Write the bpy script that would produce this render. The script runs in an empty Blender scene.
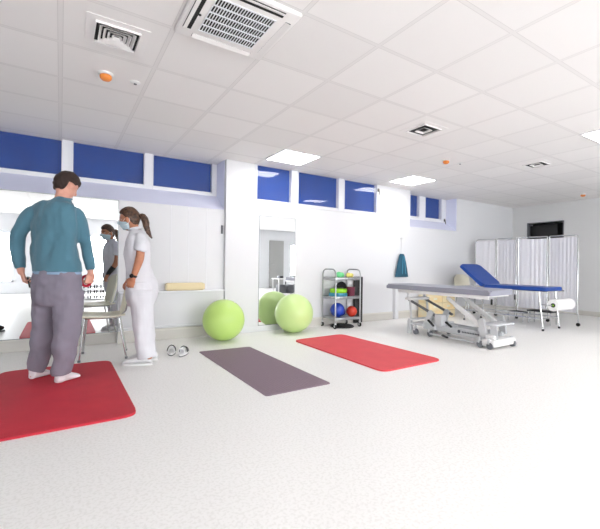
import bpy, bmesh, math, random
from mathutils import Vector, Matrix, noise
from math import sin, cos, pi, radians, exp, sqrt
random.seed(7)
S = bpy.context.scene
COL = S.collection
V = Vector

# ------------------------------------------------------------------ camera
FPX, CXP, CYP, YAW, CAMZ, ROLL = 383.96, 316.98, 265.35, -0.5895, 1.005, 0.0127
CEIL = 2.503
rv = V((cos(YAW), sin(YAW), 0)); fv = V((-sin(YAW), cos(YAW), 0)); uv = V((0, 0, 1))
r3 = rv*cos(ROLL)+uv*sin(ROLL); u3 = -rv*sin(ROLL)+uv*cos(ROLL)
CAM = V((0, 0, CAMZ))
def P(px, py, d):
    """place in the room seen along a line of sight at the given distance in metres"""
    return CAM + (fv + r3*((px-CXP)/FPX) - u3*((py-CYP)/FPX))*d
def on_floor(px, py, z=0.0):
    d = P(px, py, 1)-CAM
    return CAM + d*((z-CAMZ)/d.z)
cd = bpy.data.cameras.new('camera'); cam = bpy.data.objects.new('camera', cd); COL.objects.link(cam)
cd.sensor_fit = 'HORIZONTAL'; cd.sensor_width = 36; cd.lens = FPX*36/600
cd.shift_x = (300-CXP)/600; cd.shift_y = (CYP-264.5)/600
cd.clip_start = 0.05; cd.clip_end = 60
m = Matrix.Identity(4)
for i in range(3):
    m[i][0] = r3[i]; m[i][1] = u3[i]; m[i][2] = -fv[i]; m[i][3] = CAM[i]
cam.matrix_world = m
S.camera = cam

# ------------------------------------------------------------------ materials
def mat(name, col, rough=0.5, metal=0.0, spec=0.5, coat=0.0, bump=None, noisec=None, emis=None, alpha=None, sheen=0):
    M = bpy.data.materials.new(name); M.use_nodes = True
    nt = M.node_tree; b = nt.nodes['Principled BSDF']
    b.inputs['Base Color'].default_value = (*col, 1)
    b.inputs['Roughness'].default_value = rough; b.inputs['Metallic'].default_value = metal
    b.inputs['Specular IOR Level'].default_value = spec
    b.inputs['Coat Weight'].default_value = coat; b.inputs['Coat Roughness'].default_value = 0.05
    b.inputs['Sheen Weight'].default_value = sheen
    if emis: b.inputs['Emission Color'].default_value = (*emis[0], 1); b.inputs['Emission Strength'].default_value = emis[1]
    if alpha is not None: b.inputs['Alpha'].default_value = alpha
    tc = nt.nodes.new('ShaderNodeTexCoord')
    if noisec:   # (scale, second colour, low, high)
        n = nt.nodes.new('ShaderNodeTexNoise'); n.inputs['Scale'].default_value = noisec[0]; n.inputs['Detail'].default_value = 4
        nt.links.new(tc.outputs['Object'], n.inputs['Vector'])
        rp = nt.nodes.new('ShaderNodeValToRGB')
        rp.color_ramp.elements[0].position = noisec[2]; rp.color_ramp.elements[1].position = noisec[3]
        rp.color_ramp.elements[0].color = (*noisec[1], 1); rp.color_ramp.elements[1].color = (*col, 1)
        nt.links.new(n.outputs['Fac'], rp.inputs['Fac']); nt.links.new(rp.outputs['Color'], b.inputs['Base Color'])
    if bump:     # (scale, strength, (sx,sy,sz), distance)
        mp = nt.nodes.new('ShaderNodeMapping'); mp.inputs['Scale'].default_value = bump[2] if len(bump) > 2 else (1, 1, 1)
        n = nt.nodes.new('ShaderNodeTexNoise'); n.inputs['Scale'].default_value = bump[0]; n.inputs['Detail'].default_value = 3
        nt.links.new(tc.outputs['Object'], mp.inputs['Vector']); nt.links.new(mp.outputs['Vector'], n.inputs['Vector'])
        bp = nt.nodes.new('ShaderNodeBump'); bp.inputs['Strength'].default_value = bump[1]
        bp.inputs['Distance'].default_value = bump[3] if len(bump) > 3 else 0.01
        nt.links.new(n.outputs['Fac'], bp.inputs['Height']); nt.links.new(bp.outputs['Normal'], b.inputs['Normal'])
    return M
def srgb(r, g, b):
    f = lambda c: (c/255/12.92) if c/255 <= .04045 else ((c/255+.055)/1.055)**2.4
    return (f(r), f(g), f(b))
M = {}
M['wall'] = mat('white_wall_paint', srgb(226, 227, 230), .6, bump=(60, .05))
M['wall_cream'] = mat('far_wall_paint', srgb(226, 226, 226), .6, bump=(60, .05))
M['reveal'] = mat('window_reveal_paint', srgb(232, 235, 255), .55)
M['skirt'] = mat('grey_skirting', srgb(210, 207, 201), .45)
M['skirt_top'] = mat('skirting_cap', srgb(222, 219, 212), .45)
M['pvc'] = mat('white_pvc', srgb(238, 239, 244), .3)
M['blind'] = mat('blue_roller_blind', srgb(26, 74, 158), .75, noisec=(3.5, srgb(24, 66, 146), .35, .65))
M['handle'] = mat('window_handle_metal', srgb(120, 118, 112), .35, .8)
M['fitting'] = mat('ceiling_fitting_white', srgb(243, 240, 239), .5)
M['mirror'] = mat('mirror_silver', (.80, .82, .83), 0.0, 1.0)
M['mirror_edge'] = mat('mirror_edge', srgb(168, 174, 178), .2, .3)
M['steel'] = mat('brushed_steel', srgb(176, 178, 180), .3, .9)
M['chrome'] = mat('chrome', srgb(205, 206, 208), .16, 1.0)
M['black'] = mat('black_plastic', srgb(22, 22, 25), .45)
M['blackrub'] = mat('black_rubber', srgb(28, 28, 30), .7)
M['white'] = mat('white_plastic', srgb(236, 236, 236), .35)
M['greyp'] = mat('light_grey_paint', srgb(205, 207, 210), .35)
M['dgrey'] = mat('dark_grey_paint', srgb(110, 112, 118), .4)
M['redmat'] = mat('red_foam', srgb(204, 38, 58), .62, bump=(220, .25), noisec=(5, srgb(192, 32, 54), .3, .7))
M['coralmat'] = mat('coral_foam', srgb(228, 76, 84), .62, bump=(220, .25), noisec=(5, srgb(220, 70, 78), .3, .7))
M['darkmat'] = mat('aubergine_foam', srgb(136, 114, 128), .6, bump=(90, .4, (1, 1, 1)))
M['green'] = mat('lime_vinyl', srgb(196, 230, 126), .33, coat=.15, bump=(90, .03))
M['green2'] = mat('pale_lime_vinyl', srgb(208, 236, 156), .33, coat=.15, bump=(90, .03))
M['tabletop'] = mat('grey_upholstery', srgb(150, 152, 166), .4, bump=(150, .05))
M['bluevinyl'] = mat('blue_upholstery', srgb(14, 66, 150), .42, bump=(150, .05))
M['paper'] = mat('white_paper', srgb(245, 245, 245), .8)
M['curtain'] = mat('white_curtain', srgb(230, 230, 236), .85)
M['cream'] = mat('cream_plastic', srgb(232, 228, 208), .4)
M['foam'] = mat('cream_foam', srgb(232, 216, 176), .8, bump=(60, .2))
M['tan'] = mat('tan_foam', srgb(238, 212, 160), .75, bump=(60, .2), noisec=(3, srgb(230, 222, 196), .35, .6))
M['teal'] = mat('teal_fabric', srgb(40, 88, 112), .8)
M['skin'] = mat('skin', srgb(222, 168, 148), .5, noisec=(18, srgb(214, 152, 132), .35, .7))
M['skin2'] = mat('tanned_skin', srgb(196, 134, 102), .5, noisec=(18, srgb(186, 122, 92), .35, .7))
M['hair'] = mat('dark_brown_hair', srgb(46, 30, 24), .72, bump=(60, .7, (1, 1, .25)))
M['hair2'] = mat('highlighted_brown_hair', srgb(98, 70, 52), .45, noisec=(40, srgb(56, 38, 30), .4, .6), bump=(50, .8, (1, 1, .3)))
M['sweater'] = mat('teal_jersey', srgb(78, 122, 140), .85, bump=(300, .2), sheen=.2)
M['undershirt'] = mat('pale_blue_cotton', srgb(140, 168, 196), .85)
M['jogger'] = mat('grey_jersey', srgb(134, 128, 142), .9, bump=(260, .2))
M['sock'] = mat('white_sock', srgb(238, 236, 240), .9, bump=(200, .2))
M['uniform'] = mat('white_uniform_cotton', srgb(222, 222, 228), .8, bump=(260, .1))
M['mask'] = mat('pale_blue_mask', srgb(196, 218, 228), .8)
M['shoe'] = mat('white_shoe_leather', srgb(234, 234, 236), .4)
M['eyew'] = mat('eye_white', srgb(235, 232, 228), .2)
M['iris'] = mat('dark_iris', srgb(50, 34, 26), .2)
M['lip'] = mat('lip_skin', srgb(170, 92, 84), .45)
M['orange'] = mat('orange_cap', srgb(232, 138, 56), .4)
M['lamp'] = mat('lit_diffuser', (1, 1, 1), .5, emis=((1.0, .985, .97), 8.0))
M['fillglass'] = mat('glowing_fill_pane', (1, 1, 1), .5, emis=((.96, .98, 1.0), 7.6))  # emissive rear panes stand in for daylight and fill the room
M['dark'] = mat('dark_opening', srgb(26, 26, 28), .7)
M['vinylblue'] = mat('steel_blue_vinyl', srgb(64, 150, 180), .4)
M['lime'] = mat('bright_lime_rubber', srgb(150, 220, 40), .4)
M['maroon'] = mat('maroon_foam', srgb(120, 48, 70), .6)
M['ballblue'] = mat('blue_ball', srgb(28, 66, 180), .3, coat=.3)
M['ballred'] = mat('red_ball', srgb(214, 62, 40), .4, coat=.1)
M['ballmint'] = mat('mint_ball', srgb(120, 222, 150), .4)
M['ballcream'] = mat('yellow_ball', srgb(226, 214, 120), .4)
M['redring'] = mat('red_rubber', srgb(196, 40, 60), .45)
M['greywall'] = mat('grey_door_paint', srgb(168, 168, 166), .5)
M['logo'] = mat('dark_print', srgb(70, 74, 86), .5)

# pane of the windows: clear reflective glass
def glass_mat():
    G = bpy.data.materials.new('window_glass'); G.use_nodes = True; nt = G.node_tree; nt.nodes.clear()
    o = nt.nodes.new('ShaderNodeOutputMaterial'); mx = nt.nodes.new('ShaderNodeMixShader')
    t = nt.nodes.new('ShaderNodeBsdfTransparent'); g = nt.nodes.new('ShaderNodeBsdfGlossy'); g.inputs['Roughness'].default_value = .01
    fr = nt.nodes.new('ShaderNodeLayerWeight'); fr.inputs['Blend'].default_value = .5
    pw = nt.nodes.new('ShaderNodeMath'); pw.operation = 'POWER'; pw.inputs[1].default_value = 5; nt.links.new(fr.outputs['Facing'], pw.inputs[0])
    ad = nt.nodes.new('ShaderNodeMath'); ad.operation = 'MULTIPLY_ADD'; ad.inputs[1].default_value = .9; ad.inputs[2].default_value = .03; nt.links.new(pw.outputs[0], ad.inputs[0])
    nt.links.new(ad.outputs[0], mx.inputs[0]); nt.links.new(t.outputs[0], mx.inputs[1]); nt.links.new(g.outputs[0], mx.inputs[2])
    nt.links.new(mx.outputs[0], o.inputs['Surface']); return G
M['glass'] = glass_mat()

def floor_mat():
    F = mat('speckled_white_vinyl', srgb(232, 231, 228), .42, spec=.4); nt = F.node_tree; b = nt.nodes['Principled BSDF']
    tc = nt.nodes.new('ShaderNodeTexCoord')
    v = nt.nodes.new('ShaderNodeTexNoise'); v.inputs['Scale'].default_value = 70; v.inputs['Detail'].default_value = 3
    r = nt.nodes.new('ShaderNodeValToRGB'); r.color_ramp.elements[0].position = .40; r.color_ramp.elements[1].position = .52
    r.color_ramp.elements[0].color = (*srgb(238, 237, 234), 1); r.color_ramp.elements[1].color = (*srgb(247, 246, 244), 1)
    nt.links.new(tc.outputs['Object'], v.inputs['Vector']); nt.links.new(v.outputs['Fac'], r.inputs['Fac'])
    nt.links.new(r.outputs['Color'], b.inputs['Base Color']); return F
M['floor'] = floor_mat()

def ceiling_mat():
    F = mat('suspended_ceiling_tiles', srgb(222, 219, 218), .8); nt = F.node_tree; b = nt.nodes['Principled BSDF']
    L = nt.links.new
    tc = nt.nodes.new('ShaderNodeTexCoord'); sp = nt.nodes.new('ShaderNodeSeparateXYZ'); L(tc.outputs['Object'], sp.inputs[0])
    def m(op, a, bb=None):
        n = nt.nodes.new('ShaderNodeMath'); n.operation = op
        for i, q in enumerate((a, bb)):
            if q is None: continue
            if isinstance(q, (int, float)): n.inputs[i].default_value = q
            else: L(q, n.inputs[i])
        return n.outputs[0]
    cells = []; ds = []
    for ax, off in (('X', -0.0146), ('Y', 3.150)):
        q = m('DIVIDE', m('SUBTRACT', sp.outputs[ax], off), .6)
        q = m('ADD', q, 100.0)
        cells.append(m('FLOOR', q)); fr = m('FRACT', q)
        ds.append(m('MINIMUM', fr, m('SUBTRACT', 1.0, fr)))
    d = m('MINIMUM', ds[0], ds[1])
    line = m('LESS_THAN', d, .0195)
    groove = m('MULTIPLY', m('LESS_THAN', d, .027), m('GREATER_THAN', d, .0195))
    cx = nt.nodes.new('ShaderNodeCombineXYZ'); L(cells[0], cx.inputs[0]); L(cells[1], cx.inputs[1])
    wn = nt.nodes.new('ShaderNodeTexWhiteNoise'); wn.noise_dimensions = '2D'; L(cx.outputs[0], wn.inputs['Vector'])
    r = nt.nodes.new('ShaderNodeValToRGB')
    r.color_ramp.elements[0].color = (*srgb(240, 237, 236), 1); r.color_ramp.elements[1].color = (*srgb(245, 242, 241), 1)
    L(wn.outputs['Value'], r.inputs['Fac'])
    mx = nt.nodes.new('ShaderNodeMixRGB'); L(line, mx.inputs[0]); L(r.outputs[0], mx.inputs[1]); mx.inputs[2].default_value = (*srgb(236, 233, 232), 1)
    mx2 = nt.nodes.new('ShaderNodeMixRGB'); L(groove, mx2.inputs[0]); L(mx.outputs[0], mx2.inputs[1]); mx2.inputs[2].default_value = (*srgb(224, 221, 220), 1)
    L(mx2.outputs[0], b.inputs['Base Color']); return F
M['ceiling'] = ceiling_mat()

# ------------------------------------------------------------------ mesh helpers (all in room coordinates)
def new(): return bmesh.new()
def box(bm, lo, hi, bev=0, seg=2, rot=0, piv=None):
    lo, hi = V(lo), V(hi); c = (lo+hi)/2; s = hi-lo
    r = bmesh.ops.create_cube(bm, size=1)
    vs = r['verts']
    for v in vs: v.co = V((v.co.x*s.x, v.co.y*s.y, v.co.z*s.z))
    if bev:
        es = list({e for v in vs for e in v.link_edges})
        rr = bmesh.ops.bevel(bm, geom=es, offset=bev, segments=seg, affect='EDGES', profile=.5)
        vs = list({v for f in rr['faces'] for v in f.verts} | {v for v in vs if v.is_valid})
    R = Matrix.Rotation(rot, 3, 'Z')
    for v in vs: v.co = (R @ v.co) + c if piv is None else R @ (v.co + c - V(piv)) + V(piv)
    return bm
def obox(bm, a, b, w, h, bev=0, side=None):
    """bar of section w x h running from a to b"""
    a, b = V(a), V(b); d = (b-a); L = d.length; d.normalize()
    s = V(side).normalized() if side is not None else (d.cross(V((0, 0, 1))).normalized() if abs(d.z) < .98 else V((1, 0, 0)))
    u = s.cross(d).normalized(); s = d.cross(u).normalized()
    r = bmesh.ops.create_cube(bm, size=1); vs = r['verts']
    for v in vs: v.co = V((v.co.x*w, v.co.y*L, v.co.z*h))
    if bev:
        es = list({e for v in vs for e in v.link_edges})
        rr = bmesh.ops.bevel(bm, geom=es, offset=bev, segments=2, affect='EDGES')
        vs = list({v for f in rr['faces'] for v in f.verts} | {v for v in vs if v.is_valid})
    for v in vs: v.co = (a+b)/2 + s*v.co.x + d*v.co.y + u*v.co.z
    return bm
def ring(bm, c, a, b, n): return [bm.verts.new(c + a*cos(2*pi*i/n) + b*sin(2*pi*i/n)) for i in range(n)]
def skinrings(bm, rings, closed=False, caps=True):
    n = len(rings[0])
    rg = list(zip(rings, rings[1:])) + ([(rings[-1], rings[0])] if closed else [])
    for A, B in rg:
        for i in range(n):
            j = (i+1) % n
            bm.faces.new((A[i], A[j], B[j], B[i]))
    if caps and not closed:
        bm.faces.new(list(reversed(rings[0]))); bm.faces.new(rings[-1])
def smooth_path(pts, k=4):
    pts = [V(p) for p in pts]; out = []
    for i in range(len(pts)-1):
        p0 = pts[max(i-1, 0)]; p1 = pts[i]; p2 = pts[i+1]; p3 = pts[min(i+2, len(pts)-1)]
        for j in range(k):
            t = j/k
            out.append(.5*((2*p1)+(p2-p0)*t+(2*p0-5*p1+4*p2-p3)*t*t+(3*p1-p0-3*p2+p3)*t**3))
    out.append(pts[-1]); return out
def tube(bm, pts, r, n=10, closed=False, flat=1.0, hint=None, round_ends=False):
    pts = [V(p) for p in pts]; N = len(pts)
    rad = list(r) if isinstance(r, (list, tuple)) else [r]*N
    if round_ends and not closed:
        d0 = (pts[0]-pts[1]).normalized(); d1 = (pts[-1]-pts[-2]).normalized(); r0, r1 = rad[0], rad[-1]
        pre = [(pts[0]+d0*r0*sin(a), r0*cos(a)) for a in (1.3, .9, .45)]
        post = [(pts[-1]+d1*r1*sin(a), r1*cos(a)) for a in (.45, .9, 1.3)]
        pts = [p for p, _ in pre]+pts+[p for p, _ in post]; rad = [q for _, q in pre]+rad+[q for _, q in post]; N = len(pts)
    T = []
    for i in range(N):
        if closed: t = pts[(i+1) % N]-pts[i-1]
        else: t = pts[min(i+1, N-1)]-pts[max(i-1, 0)]
        T.append(t.normalized())
    u = V(hint) if hint is not None else (V((0, 0, 1)) if abs(T[0].z) < .9 else V((1, 0, 0)))
    rings = []
    for i in range(N):
        u = (u - T[i]*u.dot(T[i]))
        if u.length < 1e-6: u = T[i].orthogonal()
        u.normalize(); w = T[i].cross(u)
        rings.append(ring(bm, pts[i], u*rad[i]*flat, w*rad[i], n))
    skinrings(bm, rings, closed)
    return bm
def lim(bm, joints, n=16, k=4, flat=1.0, hint=None, rounded=True):
    """limb: joints = [(point, radius)] smoothed, rounded at both ends"""
    ps = smooth_path([j[0] for j in joints], k)
    rs = [v.x for v in smooth_path([V((j[1], 0, 0)) for j in joints], k)]
    return tube(bm, ps, rs, n, round_ends=rounded, flat=flat, hint=hint)
def lathe(bm, prof, c, axis=V((0, 0, 1)), n=24):
    axis = V(axis).normalized(); a = axis.orthogonal().normalized(); b = axis.cross(a)
    rings = [ring(bm, V(c)+axis*z, a*max(r, 1e-4), b*max(r, 1e-4), n) for r, z in prof]
    skinrings(bm, rings); return bm
def cyl(bm, a, b, r, n=16):
    a, b = V(a), V(b); return lathe(bm, [(r, 0), (r, (b-a).length)], a, b-a, n)
def sphere(bm, c, r, nu=32, nv=20, sx=1, sy=1, sz=1, R=None):
    q = bmesh.ops.create_uvsphere(bm, u_segments=nu, v_segments=nv, radius=r)
    for v in q['verts']:
        p = V((v.co.x*sx, v.co.y*sy, v.co.z*sz))
        v.co = (R @ p if R is not None else p) + V(c)
    return bm
def prism(bm, pts, z0, z1, bev=0):
    """outline in the floor plane raised from z0 to z1"""
    lo = [bm.verts.new((x, y, z0)) for x, y in pts]; hi = [bm.verts.new((x, y, z1)) for x, y in pts]
    n = len(pts); bm.faces.new(list(reversed(lo))); top = bm.faces.new(hi)
    for i in range(n): bm.faces.new((lo[i], lo[(i+1) % n], hi[(i+1) % n], hi[i]))
    if bev: bmesh.ops.bevel(bm, geom=list(top.edges), offset=bev, segments=2, affect='EDGES')
    return bm
def quad_round(corners, r, k=6):
    """outline of a four-cornered shape with rounded corners"""
    out = []; n = len(corners)
    rs = r if isinstance(r, (list, tuple)) else [r]*n
    for i in range(n):
        p = V((*corners[i], 0)); a = (V((*corners[i-1], 0))-p).normalized(); b = (V((*corners[(i+1) % n], 0))-p).normalized()
        s, e = p+a*rs[i], p+b*rs[i]
        for j in range(k+1):
            t = j/k; q = s*(1-t)**2+p*2*t*(1-t)+e*t*t
            q = q + (p-q)*0.12*sin(pi*t)
            out.append((q.x, q.y))
    return out
WM = {}
def obj(name, bm, m, parent=None, smooth=40, recalc=True):
    if recalc: bmesh.ops.recalc_face_normals(bm, faces=bm.faces)
    me = bpy.data.meshes.new(name); bm.to_mesh(me); bm.free()
    if smooth:
        for p in me.polygons: p.use_smooth = True
        me.set_sharp_from_angle(angle=radians(smooth))
    me.materials.append(M[m] if isinstance(m, str) else m)
    o = bpy.data.objects.new(name, me); COL.objects.link(o)
    if parent is not None:
        me.transform(WM[parent.name].inverted()); o.parent = parent; WM[o.name] = WM[parent.name]
    else: WM[o.name] = Matrix.Identity(4)
    return o
def thing(name, label, cat, loc=(0, 0, 0), rotz=0, group=None):
    o = bpy.data.objects.new(name, None); COL.objects.link(o); o.empty_display_size = .1
    o.location = loc; o.rotation_euler = (0, 0, rotz)
    WM[o.name] = Matrix.Translation(V(loc)) @ Matrix.Rotation(rotz, 4, 'Z')
    o['label'] = label; o['category'] = cat
    if group: o['group'] = group
    return o
def tag(o, label, cat, group=None):
    """one-mesh thing: put its origin at its own base, set its properties"""
    me = o.data; xs = [v.co for v in me.vertices]
    c = V(((min(v.x for v in xs)+max(v.x for v in xs))/2, (min(v.y for v in xs)+max(v.y for v in xs))/2, min(v.z for v in xs)))
    me.transform(Matrix.Translation(-c)); o.location = c
    o['label'] = label; o['category'] = cat
    if group: o['group'] = group
    return o
def struct(o):
    o['kind'] = 'structure'; return o
def dup(root, loc, rotz=0, label=None, group=None):
    r = root.copy(); COL.objects.link(r); r.location = loc; r.rotation_euler = (0, 0, rotz)
    if label: r['label'] = label
    if group: r['group'] = group
    WM[r.name] = Matrix.Translation(V(loc)) @ Matrix.Rotation(rotz, 4, 'Z')
    for ch in list(root.children):
        c = ch.copy(); COL.objects.link(c); c.parent = r
        for g in ch.children:
            d = g.copy(); COL.objects.link(d); d.parent = c
    return r
def evaluated(bm, mods):
    """run modifiers on a mesh and give back a bmesh"""
    me = bpy.data.meshes.new('work'); bm.to_mesh(me); bm.free()
    o = bpy.data.objects.new('work', me); COL.objects.link(o)
    for ty, kw in mods:
        md = o.modifiers.new(ty, ty)
        for k, v in kw.items(): setattr(md, k, v)
    bpy.context.view_layer.update()
    dg = bpy.context.evaluated_depsgraph_get(); m2 = bpy.data.meshes.new_from_object(o.evaluated_get(dg))
    b2 = bmesh.new(); b2.from_mesh(m2)
    bpy.data.objects.remove(o); bpy.data.meshes.remove(me); bpy.data.meshes.remove(m2)
    return b2
def fuse(bm, voxel=.008, sm=3, disp=None):
    bmesh.ops.recalc_face_normals(bm, faces=bm.faces)
    b = evaluated(bm, [('REMESH', dict(mode='VOXEL', voxel_size=voxel)), ('SMOOTH', dict(factor=.5, iterations=sm))])
    if disp:
        b.normal_update()
        mv = [(v, v.normal*disp(v.co)) for v in b.verts]
        for v, d in mv: v.co += d
    return b
def subtract(bm, cutter):
    me = bpy.data.meshes.new('c'); cutter.to_mesh(me); cutter.free(); o = bpy.data.objects.new('c', me); COL.objects.link(o)
    b = evaluated(bm, [('BOOLEAN', dict(operation='DIFFERENCE', object=o, solver='EXACT'))])
    bpy.data.objects.remove(o); return b

# ------------------------------------------------------------------ the room
XL, XR, YS, YN = -3.2, 9.40, -4.5, 5.276
YA = 5.335                    # wall of the left bay, a little behind the pillar
PX = 1.956                    # left edge of the pillar
b = new(); box(b, (XL-.3, YS-.3, -.12), (XR+.3, 5.95, 0)); struct(obj('floor', b, 'floor', smooth=0))
b = new(); box(b, (XL-.3, YS-.3, CEIL), (XR+.3, 5.95, CEIL+.12)); struct(obj('ceiling', b, 'ceiling', smooth=0))
# window wall
YO = 5.95
b = new()
box(b, (PX, YN, 0), (2.40, YO, CEIL))                 # pillar
box(b, (2.40, YN, 0), (4.86, YO, 1.935))              # under the middle windows
box(b, (4.86, YN, 0), (5.722, YO, CEIL))
box(b, (5.722, YN, 0), (7.179, YO, 1.79))
box(b, (7.179, YN, 0), (XR+.3, YO, CEIL))
box(b, (2.40, 5.50, 1.935), (4.86, YO, CEIL)); box(b, (5.722, 5.72, 1.79), (7.179, YO, CEIL))
struct(obj('wall_window_side', b, 'wall', smooth=0))
b = new(); box(b, (XL-.3, YA, .15), (PX-.002, YO, 1.785)); box(b, (XL-.3, 5.42, 0), (.60, YO, .15)); box(b, (.60, YA, 0), (PX-.002, YO, .15)); box(b, (XL-.3, 5.78, 1.785), (PX-.002, YO, CEIL))
struct(obj('wall_left_bay', b, 'wall', smooth=0))
# sloping sills and splayed reveals
b = new()
for (x0, x1, y0, z0, y1, z1) in ((XL, PX-.004, YA, 1.786, 5.655, 2.03), (5.73, 7.17, YN, 1.792, 5.56, 2.0)):
    q = [bb for bb in [b.verts.new((x0, y0, z0)), b.verts.new((x1, y0, z0)), b.verts.new((x1, y1, z1)), b.verts.new((x0, y1, z1)),
         b.verts.new((x0, y0+.02, z0)), b.verts.new((x1, y0+.02, z0)), b.verts.new((x1, y1+.02, z0)), b.verts.new((x0, y1+.02, z0))]]
    for f in ((0, 1, 2, 3), (4, 7, 6, 5), (0, 4, 5, 1), (1, 5, 6, 2), (2, 6, 7, 3), (3, 7, 4, 0)): b.faces.new([q[i] for i in f])
struct(obj('trim_1', b, 'reveal', smooth=0))
b = new()
box(b, (PX-.012, YA+.01, 1.79), (PX-.002, 5.66, CEIL-.002)); box(b, (7.165, YN+.005, 1.80), (7.178, 5.56, CEIL-.002)); box(b, (5.723, YN+.005, 1.80), (5.73, 5.56, CEIL-.002))
struct(obj('trim_2', b, 'reveal', smooth=0))
# other walls; the far right wall has a dark opening high up
b = new()
nx0, ny0, ny1, nz0, nz1 = XR, 4.11, 4.89, 1.70, 2.07
box(b, (XR, YS-.3, 0), (XR+.3, YO, nz0)); box(b, (XR, YS-.3, nz1), (XR+.3, YO, CEIL))
box(b, (XR, YS-.3, nz0), (XR+.3, ny0, nz1)); box(b, (XR, ny1, nz0), (XR+.3, YO, nz1))
struct(obj('wall_right', b, 'wall_cream', smooth=0))
b = new(); box(b, (XR+.22, ny0, nz0), (XR+.29, ny1, nz1)); struct(obj('wall_opening_back', b, 'dark', smooth=0))
t = thing('wall_hatch', 'dark open hatch high in the far right wall above the screen', 'hatch', (XR, (ny0+ny1)/2, nz0))
b = new()
box(b, (XR-.012, ny0-.02, nz1), (XR+.2, ny1+.02, nz1+.018)); box(b, (XR-.012, ny0-.02, nz0-.018), (XR+.2, ny1+.02, nz0))
box(b, (XR-.012, ny0-.02, nz0), (XR+.2, ny0, nz1)); box(b, (XR-.012, ny1, nz0), (XR+.2, ny1+.02, nz1))
obj('frame', b, 'dgrey', t)
b = new(); box(b, (XR+.10, ny0+.16, nz0+.02), (XR+.115, ny1-.004, nz1-.05), .003); obj('shutter_panel', b, 'black', t)
b = new(); box(b, (XL-.3, YS-.3, 0), (XL, YO, CEIL)); struct(obj('wall_left', b, 'wall', smooth=0))
# rear wall (seen only in the mirrors); windows lowered, panes glow as added fill
b = new(); box(b, (XL, YS-.3, 0), (XR, YS, .35)); box(b, (XL, YS-.3, 1.95), (XR, YS, CEIL))
wins = [(-2.6, -1.2), (.8, 2.2), (2.9, 4.3), (4.6, 6.0), (8.6, 9.3)]
xs = [XL]+[q for w in wins for q in w]+[XR]
for i in range(0, len(xs), 2): box(b, (xs[i], YS-.3, .35), (xs[i+1], YS, 1.95))
struct(obj('wall_rear', b, 'wall', smooth=0))
for i, (x0, x1) in enumerate(wins):
    b = new()
    for (q0, q1) in ((x0, x0+.06), (x1-.06, x1), ((x0+x1)/2-.035, (x0+x1)/2+.035)): box(b, (q0, YS-.12, .35), (q1, YS-.04, 1.95))
    for (z0, z1) in ((.35, .41), (1.89, 1.95)): box(b, (x0, YS-.12, z0), (x1, YS-.04, z1))
    w = struct(obj('window_%d' % (i+4), b, 'pvc'))
    b = new(); box(b, (x0+.02, YS-.09, .37), (x1-.02, YS-.075, 1.93)); obj('pane', b, 'fillglass', w)
b = new(); box(b, (-.62, YS-.01, 0), (-.54, YS+.05, 2.14), .004); box(b, (.36, YS-.01, 0), (.44, YS+.05, 2.14), .004); box(b, (-.54, YS-.01, 2.06), (.36, YS+.05, 2.14), .004)
d2 = struct(obj('door_2', b, 'cream')); b = new(); box(b, (-.54, YS-.01, .005), (.36, YS+.03, 2.06), .003); obj('door_leaf', b, 'cream', d2)
b = new(); cyl(b, (.28, YS+.03, 1.02), (.28, YS+.08, 1.02), .011); cyl(b, (.28, YS+.075, 1.02), (.16, YS+.075, 1.02), .009); obj('door_handle', b, 'steel', d2)
b = new(); box(b, (7.55, YS-.01, 0), (8.25, YS+.035, 2.06), .004); d = struct(obj('door_1', b, 'greywall'))
b = new(); cyl(b, (7.65, YS+.035, 1.02), (7.65, YS+.09, 1.02), .011); cyl(b, (7.65, YS+.085, 1.02), (7.77, YS+.085, 1.02), .009); obj('door_handle', b, 'steel', d)

# baseboards
def baseboard(name, x0, x1, y, h=.145):
    b = new(); box(b, (x0, y-.014, 0), (x1, y+.01, h-.03)); o = struct(obj(name, b, 'skirt', smooth=0))
    b = new(); box(b, (x0, y-.020, h-.03), (x1, y+.01, h), .004); obj('skirting_cap', b, 'skirt_top', o)
baseboard('baseboard_window_side', 3.2, XR, YN)
b = new(); box(b, (PX-.01, YN-.010, 0), (3.2, YN+.01, .085), .003); struct(obj('baseboard_pillar', b, 'wall'))
baseboard('baseboard_left_bay', .60, PX-.01, YA, .15); baseboard('baseboard_mirror_side', XL, .60, 5.42, .149)
b = new(); box(b, (XR-.014, YS, 0), (XR+.01, YN-.014, .10)); o = struct(obj('baseboard_right', b, 'skirt', smooth=0))
# panelled box with a ledge in the left bay
b = new(); box(b, (.62, 5.285, .185), (PX-.015, YA+.02, .625), .004); box(b, (.60, 5.262, .17), (PX-.015, YA+.02, .195), .005)
struct(obj('trim_3', b, 'wall'))
b = new(); box(b, (.60, 5.235, .625), (PX-.015, YA+.02, .645), .005); struct(obj('trim_4', b, 'pvc'))
b = new()
for x in (1.22, 1.45, 1.70): box(b, (x, YA-.004, .65), (x+.006, YA+.01, 1.78))
struct(obj('trim_5', b, 'pvc', smooth=0))
# white pipe casing on the wall behind the treatment table
b = new(); box(b, (5.27, YN-.075, 0), (5.36, YN+.01, .66), .006); struct(obj('trim_6', b, 'wall'))

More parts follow.
